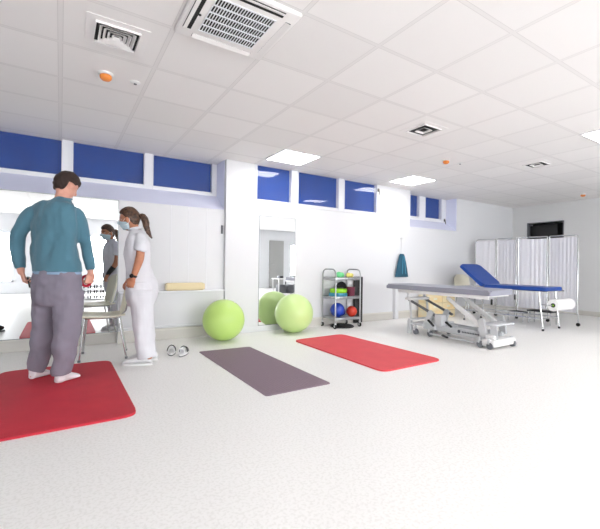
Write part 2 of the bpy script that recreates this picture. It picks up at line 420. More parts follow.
# windows
def window(n, x0, x1, yf, z0, panes, frame_bottom, handles=()):
    """blue blinds behind glass, white frame: panes = list of (x0, x1)"""
    top = CEIL
    b = new(); e = [x0]+[q for p in panes for q in p]+[x1]
    for i in range(0, len(e), 2): box(b, (e[i], yf, frame_bottom), (e[i+1], yf+.07, top))
    for (p, q) in panes: box(b, (p, yf, frame_bottom), (q, yf+.07, z0))
    w = struct(obj('window_%d' % n, b, 'pvc', smooth=0))
    b = new()
    for i in range(1, len(e)-1):
        s = 1 if i % 2 == 0 else -1
        xx = e[i]+s*.012
        box(b, (min(e[i], xx)+(0 if s > 0 else 0), yf-.012, frame_bottom+.02), (max(e[i], xx), yf, top-.002), .002)
    for (p, q) in panes: box(b, (p-.012, yf-.012, z0-.014), (q+.012, yf, z0), .002)
    obj('sash', b, 'pvc', w)
    for (p, q) in panes:
        b = new(); box(b, (p-.004, yf+.029, z0-.004), (q+.004, yf+.034, top))
        if n == 2:     # panes turned within their frames to shift the lamp reflections
            pc = V(((p+q)/2, yf+.0315, (z0+top)/2)); k_ = panes.index((p, q))
            bmesh.ops.transform(b, matrix=Matrix.Translation(pc) @ Matrix.Rotation(radians((-4.4, -4.8, -4.2)[k_]), 4, 'Z') @ Matrix.Rotation(radians(1.9), 4, 'X') @ Matrix.Translation(-pc), verts=b.verts)
        g = obj('pane', b, 'glass', w, smooth=0)
        b = new(); box(b, (p, yf+.063, z0), (q, yf+.068, top)); obj('roller_blind', b, 'blind', w, smooth=0)
    for hx, hz in handles:
        b = new(); box(b, (hx-.012, yf-.03, hz-.03), (hx+.012, yf-.01, hz+.03), .004); obox(b, (hx, yf-.035, hz+.02), (hx+.012, yf-.045, hz-.09), .02, .012, .004)
        obj('window_handle', b, 'handle', w)
window(1, -1.9, PX-.014, 5.64, 2.07, [(-1.75, -1.20), (-1.05, -.0), (.122, .932), (1.05, 1.868)], 2.0)
window(2, 2.402, 4.858, 5.268, 1.985, [(2.43, 3.016), (3.146, 3.944), (4.074, 4.818)], 1.937, [(4.85, 2.40)])
window(3, 5.732, 7.163, 5.54, 2.055, [(5.80, 6.275), (6.465, 6.99)], 1.975, [(7.08, 2.04)])

# mirrors
def mirror(x0, x1, y, z0, z1, label):
    t = thing('wall_mirror', label, 'mirror', ((x0+x1)/2, y, z0))
    b = new(); box(b, (x0, y-.006, z0), (x1, y, z1)); obj('glass', b, 'mirror', t, smooth=0)
    b = new(); box(b, (x0-.007, y-.004, z0-.007), (x1+.007, y+.0008, z1+.007)); obj('backing', b, 'mirror_edge', t, smooth=0)
mirror(-2.9, .592, YA-.001, .155, 1.775, 'wide wall mirror behind the standing people')
mirror(2.482, 3.10, YN-.001, .095, 1.737, 'tall narrow wall mirror behind the green ball')

# little black switch on the wall by the pillar
b = new(); box(b, (1.905, YA-.02, 1.44), (1.935, YA, 1.56), .004); tag(obj('wall_switch', b, 'dgrey'), 'small dark wall switch in the bay beside the pillar', 'switch')

# ------------------------------------------------------------------ ceiling fittings
def ceiling_light(x0, y0, label, group=None):
    t = thing('ceiling_light', label, 'ceiling light', (x0+.3, y0+.3, CEIL-.008), 0, group)
    b = new()
    for lo, hi in (((x0+.01, y0+.01), (x0+.59, y0+.028)), ((x0+.01, y0+.572), (x0+.59, y0+.59)), ((x0+.01, y0+.028), (x0+.028, y0+.572)), ((x0+.572, y0+.028), (x0+.59, y0+.572))):
        box(b, (*lo, CEIL-.008), (*hi, CEIL+.002))
    obj('frame', b, 'pvc', t)
    b = new(); box(b, (x0+.028, y0+.028, CEIL-.006), (x0+.572, y0+.572, CEIL+.002)); obj('diffuser', b, 'lamp', t)
    return t
G0, H0 = -.0146, 3.150
L0 = ceiling_light(G0+2.4, H0+1.2, 'lit square ceiling panel nearest the pillar and middle windows')
base = L0.location.copy()
dup(L0, base+V((2.4, 0, 0)), 0, 'lit square ceiling panel above the hanging teal bag')
dup(L0, base+V((2.4, -3.0, 0)), 0, 'lit square ceiling panel cut by the right edge of the photo')
for i, j in ((-1, -1.0), (0, -6), (1, -6), (2, -6), (3, -3), (-1, -6), (3, -6), (3, 0.0)):  # extra panels added out of view to light the room
    if (i, j) in ((3, 0.0), (-1, -1.0)): continue
    dup(L0, base+V((2.4*i, j, 0)), 0, 'added lit square ceiling panel out of view, lighting the room', 'added ceiling panels out of view')

def diffuser_vent(cx, cy, label, s=.125, blades=(.84, .64, .44, .24)):
    t = thing('ceiling_vent', label, 'ceiling vent', (cx, cy, CEIL-.02))
    z0, z1 = CEIL-.018, CEIL-.002
    def frustum(b, a0, a1, za, zb, th):
        """one square ring blade, open in the middle: half size a0 at za, a1 at zb"""
        L = []
        for a, z in ((a0, za), (a1, zb), (a1-th, zb), (a0-th, za)):
            L.append([b.verts.new((cx+q*a, cy+w*a, z)) for q, w in ((-1, -1), (1, -1), (1, 1), (-1, 1))])
        for i in range(4):
            A, B = L[i], L[(i+1) % 4]
            for k in range(4): b.faces.new((A[k], A[(k+1) % 4], B[(k+1) % 4], B[k]))
    b = new()
    for a in blades: frustum(b, s*a, s*a-.014, z0, z1, .003)
    obj('louvres', b, 'fitting', t, smooth=0)
    b = new(); box(b, (cx-s+.002, cy-s+.002, CEIL-.002), (cx+s-.002, cy+s-.002, CEIL+.001)); obj('dark_throat', b, 'dark', t)
    b = new(); frustum(b, s+.055, s+.055, CEIL-.004, CEIL+.001, .055+.001); frustum(b, s+.006, s+.004, z0, CEIL-.003, .006)
    obj('frame', b, 'fitting', t, smooth=0); return t
diffuser_vent(.295, 2.855, 'square slatted ceiling vent left of the air conditioner')
diffuser_vent(3.285, 2.85, 'square ceiling vent in the middle of the ceiling', .13, (.52,))
diffuser_vent(5.69, 2.85, 'small far ceiling vent nearest the screen', .13, (.52,))

def smoke(cx, cy, label):
    t = thing('smoke_detector', label, 'smoke detector', (cx, cy, CEIL-.04))
    b = new(); lathe(b, [(.055, 0), (.055, .012), (.05, .016), (.03, .018)], (cx, cy, CEIL), (0, 0, -1)); obj('base', b, 'white', t)
    b = new(); lathe(b, [(.042, .016), (.044, .028), (.04, .042), (.03, .052), (.014, .056), (.001, .057)], (cx, cy, CEIL), (0, 0, -1)); obj('dust_cap', b, 'orange', t)
smoke(.285, 3.47, 'orange capped smoke detector above the standing man')
smoke(4.475, 3.475, 'orange capped smoke detector left of the far ceiling vent')
smoke(8.697, 3.444, 'orange capped smoke detector nearest the far right wall')
def sensor(cx, cy, label):
    t = thing('ceiling_sensor', label, 'sensor', (cx, cy, CEIL-.02))
    b = new(); lathe(b, [(.038, 0), (.038, .006), (.026, .012), (.012, .014)], (cx, cy, CEIL), (0, 0, -1)); obj('plate', b, 'white', t)
    b = new(); box(b, (cx-.010, cy-.008, CEIL-.022), (cx+.012, cy+.008, CEIL-.012), .002); obj('eye', b, 'dgrey', t)
sensor(.50, 3.49, 'small white ceiling sensor beside the nearest smoke detector')
sensor(4.764, 3.457, 'small white ceiling sensor beside the middle smoke detector')

# cassette air conditioner
ax, ay = G0+.9, H0-.9
t = thing('air_conditioner', 'white ceiling cassette air conditioner with a square slotted grille', 'air conditioner', (ax, ay, CEIL-.04))
b = new(); box(b, (ax-.298, ay-.298, CEIL-.026), (ax+.298, ay+.298, CEIL+.001), .010, 3); obj('face_plate', b, 'fitting', t)
b = new(); box(b, (ax-.178, ay-.178, CEIL-.028), (ax+.178, ay+.178, CEIL-.025)); obj('grille_recess', b, 'dark', t)
b = new(); zt = CEIL-.032
for i in range(22):
    x = ax-.178+.356*i/21; box(b, (x-.0027, ay-.178, zt+.001), (x+.0027, ay+.178, CEIL-.028))
for i in range(6):
    y = ay-.178+.356*i/5; box(b, (ax-.183, y-.0055, zt), (ax+.183, y+.0055, CEIL-.028))
obj('grille', b, 'pvc', t)
for k in range(4):    # 0 towards the wall, then anticlockwise
    Rm = Matrix.Translation(V((ax, ay, 0))) @ Matrix.Rotation(k*pi/2, 4, 'Z')
    wide = k in (1, 2)
    b = new(); box(b, (-.20, .222 if wide else .236, CEIL-.0275), (.20, .272, CEIL-.025), .0); bmesh.ops.transform(b, matrix=Rm, verts=b.verts); s_ = obj('outlet_slot', b, 'dark' if wide else 'dgrey', t)
    b = new(); obox(b, (-.198, .258 if wide else .254, CEIL-.031), (.198, .258 if wide else .254, CEIL-.031), .026 if wide else .038, .003, .001, side=(0, 1, -.25)); bmesh.ops.transform(b, matrix=Rm, verts=b.verts); obj('flap', b, 'fitting', s_)
b = new(); cyl(b, (ax-.215, ay+.03, CEIL-.030), (ax-.215, ay+.03, CEIL-.025), .009); obj('status_light', b, 'black', t)

# ------------------------------------------------------------------ mats
def ripple(bm, h): pass
b = new(); prism(b, quad_round([(-.435, 2.75), (.437, 2.75), (.432, 4.42), (-.435, 4.42)], .11), 0, .015, .004)
tag(obj('exercise_mat', b, 'redmat'), 'deep red exercise mat under the standing man', 'mat', None)
b = new(); prism(b, quad_round([(2.545, 2.66), (3.42, 2.67), (3.405, 4.425), (2.575, 4.385)], .11), 0, .015, .004)
tag(obj('exercise_mat', b, 'coralmat'), 'coral red exercise mat in the middle of the floor', 'mat', None)
b = new(); prism(b, quad_round([(1.315, 2.64), (1.925, 2.64), (1.925, 4.335), (1.322, 4.375)], .03), 0, .006, .002)
# lengthwise ribs
for i in range(24):
    x = 1.335+.575*i/23; box(b, (x-.004, 2.68, .005), (x+.004, 4.31, .0072))
tag(obj('yoga_mat', b, 'darkmat'), 'thin dark aubergine yoga mat between the two red mats', 'mat')

# ------------------------------------------------------------------ exercise balls
def gym_ball(c, r, m_, label):
    b = new()
    n = 40
    prof = []
    for i in range(n+1):
        a = -pi/2+pi*i/n; rr = r*cos(a); zz = r*sin(a)
        if abs(a) < 1.1: rr += .0016*cos(a*38)
        prof.append((rr, zz))
    ax_ = V((.45, -.25, .86))
    t = thing('exercise_ball', label, 'ball', (c[0], c[1], 0))
    lathe(b, prof, c, ax_, 64); obj('shell', b, m_, t, smooth=60)
    ax_.normalize(); b = new(); cyl(b, V(c)+ax_*(r-.004), V(c)+ax_*(r+.003), .012); obj('plug', b, 'white', t)
gym_ball((1.80, 4.885, .270), .270, 'green', 'lime green exercise ball standing in front of the pillar')
gym_ball((2.905, 4.945, .287), .287, 'green2', 'paler green exercise ball in front of the tall mirror')

# bolster on the ledge
t = thing('foam_bolster', 'cream foam bolster lying on the wall ledge', 'bolster', (1.40, 5.285, .645))
b = new(); box(b, (1.15, 5.24, .646), (1.655, 5.33, .748), .028, 4); obj('pad', b, 'foam', t)
b = new()
b.free()
for x in (1.146, 1.647):
    b = new(); box(b, (x, 5.252, .658), (x+.012, 5.318, .736), .004, 3); obj('end_cap', b, 'tan', t)

# white sports sandals by the wall
def sandal(c, ang, label):
    c = V((c[0], c[1], 0)); t = thing('sandal', label, 'shoe', c, ang, 'white sandals on the floor')
    R = Matrix.Translation(c) @ Matrix.Rotation(ang, 4, 'Z')
    out = []
    for i in range(28):
        a = 2*pi*i/28; out.append((.125*cos(a), (.040+.006*cos(a))*sin(a)))
    b = new(); prism(b, out, .006, .032, .004); bmesh.ops.transform(b, matrix=R, verts=b.verts); obj('sole', b, 'white', t)
    b = new(); prism(b, [(x*1.01, y*1.02) for x, y in out], .0, .008); bmesh.ops.transform(b, matrix=R, verts=b.verts); obj('outsole', b, 'black', t)
    def arch(x0, x1, h0, h1, w0, w1, m_, nm, th=.0035):
        b = new(); rings = []
        for k in range(13):
            a = pi*k/12
            p0 = V((x0, w0*cos(a), .028+h0*sin(a))); p1 = V((x1, w1*cos(a), .028+h1*sin(a))); n_ = V((0, cos(a), sin(a)))*th
            rings.append([b.verts.new(p0+n_), b.verts.new(p1+n_), b.verts.new(p1-n_), b.verts.new(p0-n_)])
        skinrings(b, rings); bmesh.ops.transform(b, matrix=R, verts=b.verts); obj(nm, b, m_, t)
    arch(.0, .105, .062, .026, .043, .026, 'shoe', 'vamp'); arch(-.003, .003, .066, .065, .044, .045, 'black', 'trim_band', .0045)
    arch(.052, .058, .049, .047, .041, .040, 'black', 'trim_band', .0045)
    arch(-.090, -.070, .058, .062, .034, .038, 'shoe', 'heel_strap')
q1 = on_floor(171.5, 353.5); q2 = on_floor(183.5, 354.5)
sandal((q1.x, q1.y), radians(75), 'white sandal with black straps, the left one by the dark mat')
sandal((q2.x, q2.y), radians(60), 'white sandal with black straps, the right one by the dark mat')

# ------------------------------------------------------------------ utility trolley with balls
TX0, TX1, TY0, TY1 = 3.63, 4.135, 4.885, 5.243
t = thing('utility_trolley', 'steel three shelf utility trolley beside the tall mirror', 'trolley', ((TX0+TX1)/2, (TY0+TY1)/2, 0))
b = new()
for x in (TX0, TX1):
    pts = [(x, TY0, .085), (x, TY0, .86), (x, TY0+.02, .92), (x, TY0+.07, .945), (x, TY1-.07, .945), (x, TY1-.02, .92), (x, TY1, .86), (x, TY1, .085)]
    b2 = new(); tube(b2, pts, .0115, 10); obj('end_frame', b2, 'steel', t)
b.free()
for z, nm in ((.145, 'shelf'), (.485, 'shelf'), (.79, 'shelf')):
    b = new(); box(b, (TX0+.005, TY0-.008, z), (TX1-.005, TY1+.008, z+.012), .003)
    box(b, (TX0+.005, TY0-.010, z-.018), (TX1-.005, TY0-.004, z+.026), .002); box(b, (TX0+.005, TY1+.004, z-.018), (TX1-.005, TY1+.010, z+.026), .002)
    box(b, (TX0+.01, TY0-.005, z-.005), (TX0+.016, TY1+.005, z+.026), .002); box(b, (TX1-.016, TY0-.005, z-.005), (TX1-.01, TY1+.005, z+.026), .002)
    obj(nm, b, 'steel', t)
for x in (TX0, TX1):
    for y in (TY0, TY1):
        b = new(); obox(b, (x, y, .10), (x, y, .055), .03, .02, .003); fork = obj('caster', b, 'greyp', t)
        b = new(); cyl(b, (x-.012, y+.008, .036), (x+.012, y+.008, .036), .036, 20); obj('wheel', b, 'blackrub', fork)
        b = new(); cyl(b, (x-.0145, y+.008, .036), (x+.0145, y+.008, .036), .018, 14); obj('hub', b, 'greyp', fork)
def disc_cushion(c, r, h, m_, label):
    b = new(); lathe(b, [(r*.4, 0), (r*.93, .0), (r, h*.3), (r, h*.7), (r*.93, h), (r*.6, h*1.0), (.002, h*.86)], c, n=36)
    tag(obj('balance_cushion', b, m_), label, 'balance cushion')
disc_cushion((3.805, 5.055, .499), .155, .062, 'vinylblue', 'light blue balance cushion on the middle shelf of the trolley')
disc_cushion((3.805, 5.045, .563), .142, .066, 'lime', 'lime balance cushion stacked on the light blue one')
b = new(); lathe(b, [(.001, 0), (.06, 0), (.105, .012), (.118, .028), (.11, .032), (.09, .035), (.001, .035)], (3.985, 5.230, .618), (0, -1, 0), 36)
tag(obj('balance_disc', b, 'blackrub'), 'black round disc standing upright on the middle trolley shelf', 'disc')
t = thing('foam_block', 'maroon foam roller block on the middle trolley shelf', 'foam block', (4.045, 5.03, .498))
b = new(); lathe(b, [(.066, 0), (.07, .006), (.07, .15), (.066, .156)], (4.045, 5.03, .498), n=28); obj('roller', b, 'maroon', t)
b = new()
for k in range(6): lathe(b, [(.0703, 0), (.0722, .004), (.0722, .012), (.0703, .016)], (4.045, 5.03, .503+k*.025), n=28)
obj('ridges', b, 'maroon', t)
def ball(c, r, m_, label, seam=True):
    b = new(); n = 24; prof = []
    for i in range(n+1):
        a = -pi/2+pi*i/n; prof.append(((r+(.0012 if (i % 4 == 0 and seam) else 0))*cos(a), r*sin(a)))
    lathe(b, prof, c, (.3, -.5, .8), 36); tag(obj('small_ball', b, m_, smooth=60), label, 'ball')
ball((3.785, 5.04, .159+.120), .118, 'ballblue', 'shiny blue ball at the front left of the bottom trolley shelf')
ball((3.955, 5.15, .159+.072), .070, 'ballblue', 'darker blue ball behind on the bottom trolley shelf')
ball((4.04, 4.985, .159+.089), .088, 'ballred', 'red ball on the bottom shelf of the trolley')
ball((3.785, 5.01, .804+.051), .050, 'ballmint', 'mint green ball on top of the trolley')
ball((3.888, 5.07, .804+.045), .044, 'ballmint', 'smaller mint green ball behind on top of the trolley')
ball((3.975, 5.0, .804+.044), .043, 'ballcream', 'yellow ball nearest the middle of the trolley top')
ball((4.06, 5.03, .804+.039), .038, 'ballcream', 'yellow ball at the right of the trolley top')
b = new(); lathe(b, [(.02, 0), (.19, 0), (.2, .012), (.17, .03), (.06, .05), (.001, .052)], (3.87, 5.02, .001), n=36)
tag(obj('balance_board', b, 'blackrub'), 'flat black round board on the floor under the trolley', 'balance board')
# tall black board leaning against the wall
t = thing('step_board', 'tall black step board standing behind the trolley by the wall', 'board', (4.375, 5.18, 0))
b = new(); box(b, (4.28, 5.205, .004), (4.47, 5.248, .815), .012, 3); obj('panel', b, 'black', t)
for z in (.08, .41, .74):
    b = new(); box(b, (4.295, 5.198, z-.012), (4.455, 5.207, z+.012), .003); obj('rubber_strip', b, 'blackrub', t)

# ------------------------------------------------------------------ hanging teal bag
hx, hy = 5.455, 5.225
t = thing('hanging_sling', 'teal tapered sling hanging from a cord on the window wall', 'sling', (hx, hy, .80))
b = new()
rings = []
for z, w, dp in ((1.245, .045, .022), (1.21, .07, .03), (1.1, .105, .035), (.95, .145, .04), (.81, .175, .04), (.802, .17, .036)):
    rings.append([b.verts.new((hx+w*cos(a), hy+dp*sin(a), z)) for a in [2*pi*i/20 for i in range(20)]])
skinrings(b, rings); obj('bag', b, 'teal', t)
b = new(); obox(b, (hx-.01, hy-.042, 1.21), (hx-.028, hy-.045, .86), .012, .004); obox(b, (hx+.03, hy-.036, 1.2), (hx+.07, hy-.042, .86), .012, .004); obj('seam', b, 'vinylblue', t)
b = new(); tube(b, [(hx, hy, 1.24), (hx+.001, hy+.005, 1.4), (hx, hy+.03, 1.55)], .0035, 6); obj('cord', b, 'white', t)
b = new(); cyl(b, (hx, YN, 1.55), (hx, hy, 1.55), .007); sphere(b, (hx, hy, 1.55), .012, 12, 8); obj('hook', b, 'white', t)

# ------------------------------------------------------------------ electric treatment table
TT = thing('treatment_table', 'grey height adjustable treatment table on a white wheeled base', 'treatment table', (4.68, 3.5, 0))
out = quad_round([(4.35, 2.70), (5.0, 2.78), (5.0, 4.60), (4.35, 4.60)], [.05, .05, .24, .24], 8)
b = new(); prism(b, out, .655, .722, .02)
c_ = new(); lathe(c_, [(.075, 0), (.075, .2)], (4.70, 4.34, .6), n=28)
for v in c_.verts: v.co.x = 4.70+(v.co.x-4.70)*.75
b = subtract(b, c_)
obj('padded_top', b, 'tabletop', TT)
b = new(); box(b, (4.40, 2.80, .625), (4.44, 4.20, .652), .004); box(b, (4.92, 2.85, .625), (4.96, 4.20, .652), .004)
for y in (2.82, 3.45, 4.15): box(b, (4.40, y, .628), (4.96, y+.04, .652), .003)
obj('top_frame', b, 'white', TT)
b = new(); box(b, (4.36, 2.74, .61), (4.385, 4.25, .652), .004); obj('side_rail', b, 'white', TT)
for q_ in ((4.37, 2.70, .62), (5.0, 2.76, .655)):
    b = new(); obox(b, q_, V(q_)-V((0, 0, .07)), .02, .02, .004); obj('lock_lever', b, 'black', TT)
# lifting arms
for x in (4.47, 4.83):
    b = new(); obox(b, (x, 4.13, .50), (x, 3.60, .30), .035, .032, .006); obj('lifting_arm', b, 'dgrey', TT)
for x in (4.47, 4.83):
    b = new(); obox(b, (x, 3.30, .50), (x, 2.86, .24), .045, .055, .008)
    obox(b, (x, 3.42, .585), (x, 3.28, .49), .04, .045, .006); obj('lifting_arm', b, 'white', TT)
b = new()
for x in (4.47, 4.83):
    obox(b, (x, 4.13, .49), (x, 4.13, .62), .05, .03, .004)
box(b, (4.44, 4.06, .49), (4.86, 4.18, .53), .006)
obj('head_bracket', b, 'white', TT)
for x in (4.46, 4.84):
    b = new(); obox(b, (x, 4.05, .05), (x, 4.09, .50), .025, .03, .004); obj('head_post', b, 'greyp', TT)
b = new()
box(b, (4.42, 3.60, .10), (4.88, 3.80, .20), .015); 
for x in (4.47, 4.83): obox(b, (x, 3.80, .12), (x, 3.68, .36), .06, .09, .01)
box(b, (4.45, 3.50, .16), (4.56, 3.62, .33), .012)
obj('motor_housing', b, 'greyp', TT)
b = new(); obox(b, (4.5, 3.62, .14), (4.5, 2.80, .125), .075, .085, .012); box(b, (4.5, 3.45, .10), (4.80, 3.55, .17), .008); obox(b, (4.80, 3.62, .14), (4.80, 2.80, .125), .075, .085, .012)
beam = obj('lower_beam', b, 'greyp', TT)
b = new(); cyl(b, (4.4625, 3.22, .142), (4.459, 3.22, .142), .022, 20); obj('emblem', b, 'logo', beam)
b = new(); box(b, (4.459, 2.92, .132), (4.4625, 3.17, .134))
for k in range(11): box(b, (4.459, 2.92+k*.024, .133), (4.4625, 2.935+k*.024, .150))
obj('lettering', b, 'logo', beam)
b = new(); box(b, (4.38, 2.66, .03), (4.86, 2.84, .12), .02); box(b, (4.40, 2.68, .12), (4.48, 2.80, .17), .012)
obj('foot_base', b, 'white', TT)
b = new()
obox(b, (4.43, 2.83, .13), (4.43, 2.88, .36), .03, .10, .01); obox(b, (4.87, 2.83, .13), (4.87, 2.88, .36), .03, .10, .01); box(b, (4.43, 2.68, .28), (4.85, 2.90, .30), .008)
obox(b, (4.45, 2.70, .12), (4.45, 2.72, .29), .02, .09, .006)
obj('foot_housing', b, 'greyp', TT)
b = new(); box(b, (4.36, 3.99, .20), (4.92, 4.04, .225), .005); box(b, (4.36, 3.99, .0), (4.40, 4.05, .20), .004); box(b, (4.88, 3.99, .0), (4.92, 4.05, .20), .004)
box(b, (4.38, 3.78, .14), (4.90, 4.02, .17), .006)
obj('head_base', b, 'greyp', TT)
for (x, y) in ((4.40, 3.93), (4.86, 3.93), (4.44, 3.70), (4.86, 3.70), (4.40, 2.88), (4.88, 2.88), (4.39, 2.74), (4.82, 2.70)):
    b = new(); obox(b, (x, y, .13), (x, y, .06), .05, .03, .004); w = obj('caster', b, 'greyp', TT)
    b = new(); cyl(b, (x-.016, y-.015, .042), (x+.016, y-.015, .042), .042, 20); obj('wheel', b, 'dgrey', w)
for a_, c2 in (((4.36, 3.66, .25), (4.34, 3.54, .175)), ((4.36, 3.36, .26), (4.36, 3.26, .20)), ((4.34, 3.40, .075), (4.33, 3.30, .055)), ):
    b = new(); obox(b, a_, c2, .035, .022, .006); obj('foot_pedal', b, 'black', TT)
b = new(); obox(b, (4.40, 3.66, .05), (4.40, 2.95, .05), .02, .02, .004); obj('brake_bar', b, 'greyp', TT)

# ------------------------------------------------------------------ blue examination couch
CO = thing('examination_couch', 'blue examination couch with raised backrest on chrome legs', 'couch', (6.7, 3.8, 0))
b = new(); prism(b, quad_round([(6.40, 3.02), (6.93, 3.02), (6.96, 4.13), (6.40, 4.13)], .05), .642, .70, .016); obj('seat_pad', b, 'bluevinyl', CO)
b = new(); R = Matrix.Translation(V((6.7, 4.15, .675))) @ Matrix.Rotation(radians(38), 4, 'X')
prism(b, quad_round([(-.30, .0), (.30, .0), (.30, .60), (-.30, .60)], .06), -.03, .03, .016); bmesh.ops.transform(b, matrix=R, verts=b.verts); obj('backrest', b, 'bluevinyl', CO)
b = new()
for x in (6.43, 6.97): tube(b, [(x, 3.02, .632), (x, 4.72, .632)], .012, 8)
for y in (3.1, 4.12, 4.7): tube(b, [(6.43, y, .632), (6.97, y, .632)], .012, 8)
tube(b, [(6.7, 4.45, .90), (6.7, 4.3, .632)], .009, 8)
obj('frame', b, 'chrome', CO)
for x in (6.43, 6.97):
    for y, dy in ((3.16, -.07), (4.45, .08)):
        b = new(); tube(b, [(x, y, .63), (x, y+dy, .02)], .0125, 10); lg = obj('leg', b, 'chrome', CO)
        b = new(); cyl(b, (x, y+dy, 0), (x, y+dy, .03), .018); obj('rubber_foot', b, 'blackrub', lg)
b = new(); tube(b, [(6.43, 3.11, .19), (6.43, 4.50, .19)], .010, 8); tube(b, [(6.97, 3.11, .19), (6.97, 4.50, .19)], .010, 8)
tube(b, [(6.43, 3.11, .19), (6.97, 3.11, .19)], .010, 8); tube(b, [(6.43, 4.5, .19), (6.97, 4.5, .19)], .010, 8); obj('stretcher', b, 'chrome', CO)
b = new(); tube(b, [(6.43, 3.13, .42), (6.43, 2.96, .42), (7.03, 2.96, .42), (7.03, 3.13, .42), (6.97, 3.14, .42)], .007, 8); obj('roll_holder', b, 'chrome', CO)
t = thing('paper_roll', 'white couch paper roll on the holder at the couch foot', 'paper roll', (6.73, 2.96, .33))
b = new(); lathe(b, [(.02, 0), (.092, 0), (.094, .004), (.094, .546), (.092, .55), (.02, .55)], (6.47, 2.96, .42), (1, 0, 0), 36); obj('roll', b, 'paper', t)
b = new(); lathe(b, [(.014, 0), (.034, 0), (.034, .004), (.014, .004)], (6.467, 2.96, .42), (1, 0, 0), 24); obj('core', b, 'black', t)
b = new(); cyl(b, (6.463, 2.96, .42), (6.475, 2.96, .42), .014, 20); obj('plug', b, 'lime', t)

# low chrome trolley base under and behind the couch
t = thing('chrome_step', 'low chrome double step with black treads behind the couch', 'step', (7.15, 3.75, 0))
for (y0, y1, z) in ((3.3, 3.72, .22), (3.78, 4.1, .16)):
    b = new(); box(b, (7.14, y0, z), (7.40, y1, z+.02), .005); obj('tread', b, 'blackrub', t)
    for x in (7.16, 7.38):
        for y in (y0+.02, y1-.02):
            b = new(); tube(b, [(x, y, z), (x, y, .0)], .011, 8); obj('leg', b, 'chrome', t)

# ------------------------------------------------------------------ folding screen
t = thing('folding_screen', 'white four panel folding screen with chrome frame behind the couch', 'folding screen', (7.5, 4.0, 0))
posts = [(7.50, 5.04), (7.56, 4.575), (7.50, 4.105), (7.60, 3.57), (7.50, 3.02)]
for i in range(4):
    (xa, ya), (xb, yb) = posts[i], posts[i+1]
    a = V((xa, ya, 0)); c = V((xb, yb, 0)); d = (c-a).normalized(); a2 = a+d*.018; c2 = c-d*.018
    b = new(); zb, zt = .20, 1.60
    ra_ = .06 if i == 0 else .012; rb_ = .06 if i == 3 else .012
    pts = [a2+V((0, 0, zb)), a2+V((0, 0, zt-ra_)), a2+d*ra_*.3+V((0, 0, zt-.3*ra_)), a2+d*ra_+V((0, 0, zt)), c2-d*rb_+V((0, 0, zt)), c2-d*rb_*.3+V((0, 0, zt-.3*rb_)), c2+V((0, 0, zt-rb_)), c2+V((0, 0, zb))]
    tube(b, pts, .0125, 10, closed=True); fr = obj('panel_frame', b, 'chrome', t)
    b = new(); n_ = V((-d.y, d.x, 0)); L_ = (c2-a2).length; N = 60; rows = []
    amp = .002 if i == 0 else .0055
    for zz in (zb+.03, .6, 1.1, zt-.035):
        row = []
        for k in range(N+1):
            u = k/N; k2 = amp*sin(u*2*pi*(4+i))*(1+.3*sin(5*u+zz*3))+amp*.4*sin(u*43+i)
            row.append(a2+d*(.014+(L_-.028)*u)+n_*k2+V((0, 0, zz)))
        rows.append(row)
    F = [[b.verts.new(p+n_*.0015) for p in r_] for r_ in rows]; Bk = [[b.verts.new(p-n_*.0015) for p in r_] for r_ in rows]
    for A in range(3):
        for k in range(N):
            b.faces.new((F[A][k], F[A][k+1], F[A+1][k+1], F[A+1][k])); b.faces.new((Bk[A][k], Bk[A+1][k], Bk[A+1][k+1], Bk[A][k+1]))
    for k in range(N):
        b.faces.new((F[0][k], Bk[0][k], Bk[0][k+1], F[0][k+1])); b.faces.new((F[3][k], F[3][k+1], Bk[3][k+1], Bk[3][k]))
    for A in range(3):
        b.faces.new((F[A][0], F[A+1][0], Bk[A+1][0], Bk[A][0])); b.faces.new((F[A][N], Bk[A][N], Bk[A+1][N], F[A+1][N]))
    obj('curtain', b, 'curtain', fr, smooth=60)
for i, (x, y) in enumerate(posts):
    b = new(); cyl(b, (x, y, .055), (x, y, .22), .010, 10); w = obj('caster', b, 'chrome', t)
    b = new(); cyl(b, (x-.012, y, .03), (x+.012, y, .03), .03, 18); obj('wheel', b, 'blackrub', w)

# ------------------------------------------------------------------ foam step blocks against the wall
k = 0
names = [('bottom left', 'tan'), ('bottom right', 'foam'), ('middle left', 'foam'), ('middle right', 'tan'), ('top left', 'tan'), ('top right', 'foam')]
for r_ in range(3):
    for c_ in range(2):
        x0 = 5.90+c_*.395; z0 = .001+r_*.152
        t = thing('foam_step', 'cream foam block, %s of the stack behind the treatment table' % names[k][0], 'foam block', (x0+.17, 5.05, z0), 0, 'cream foam blocks stacked by the wall')
        b = new(); box(b, (x0, 4.92, z0), (x0+.388, 5.20, z0+.148), .012, 3); obj('block', b, names[k][1], t)
        b = new(); box(b, (x0+.12, 4.916, z0+.055), (x0+.22, 4.921, z0+.095), .002); obj('grip_slot', b, 'cream', t)
        k += 1

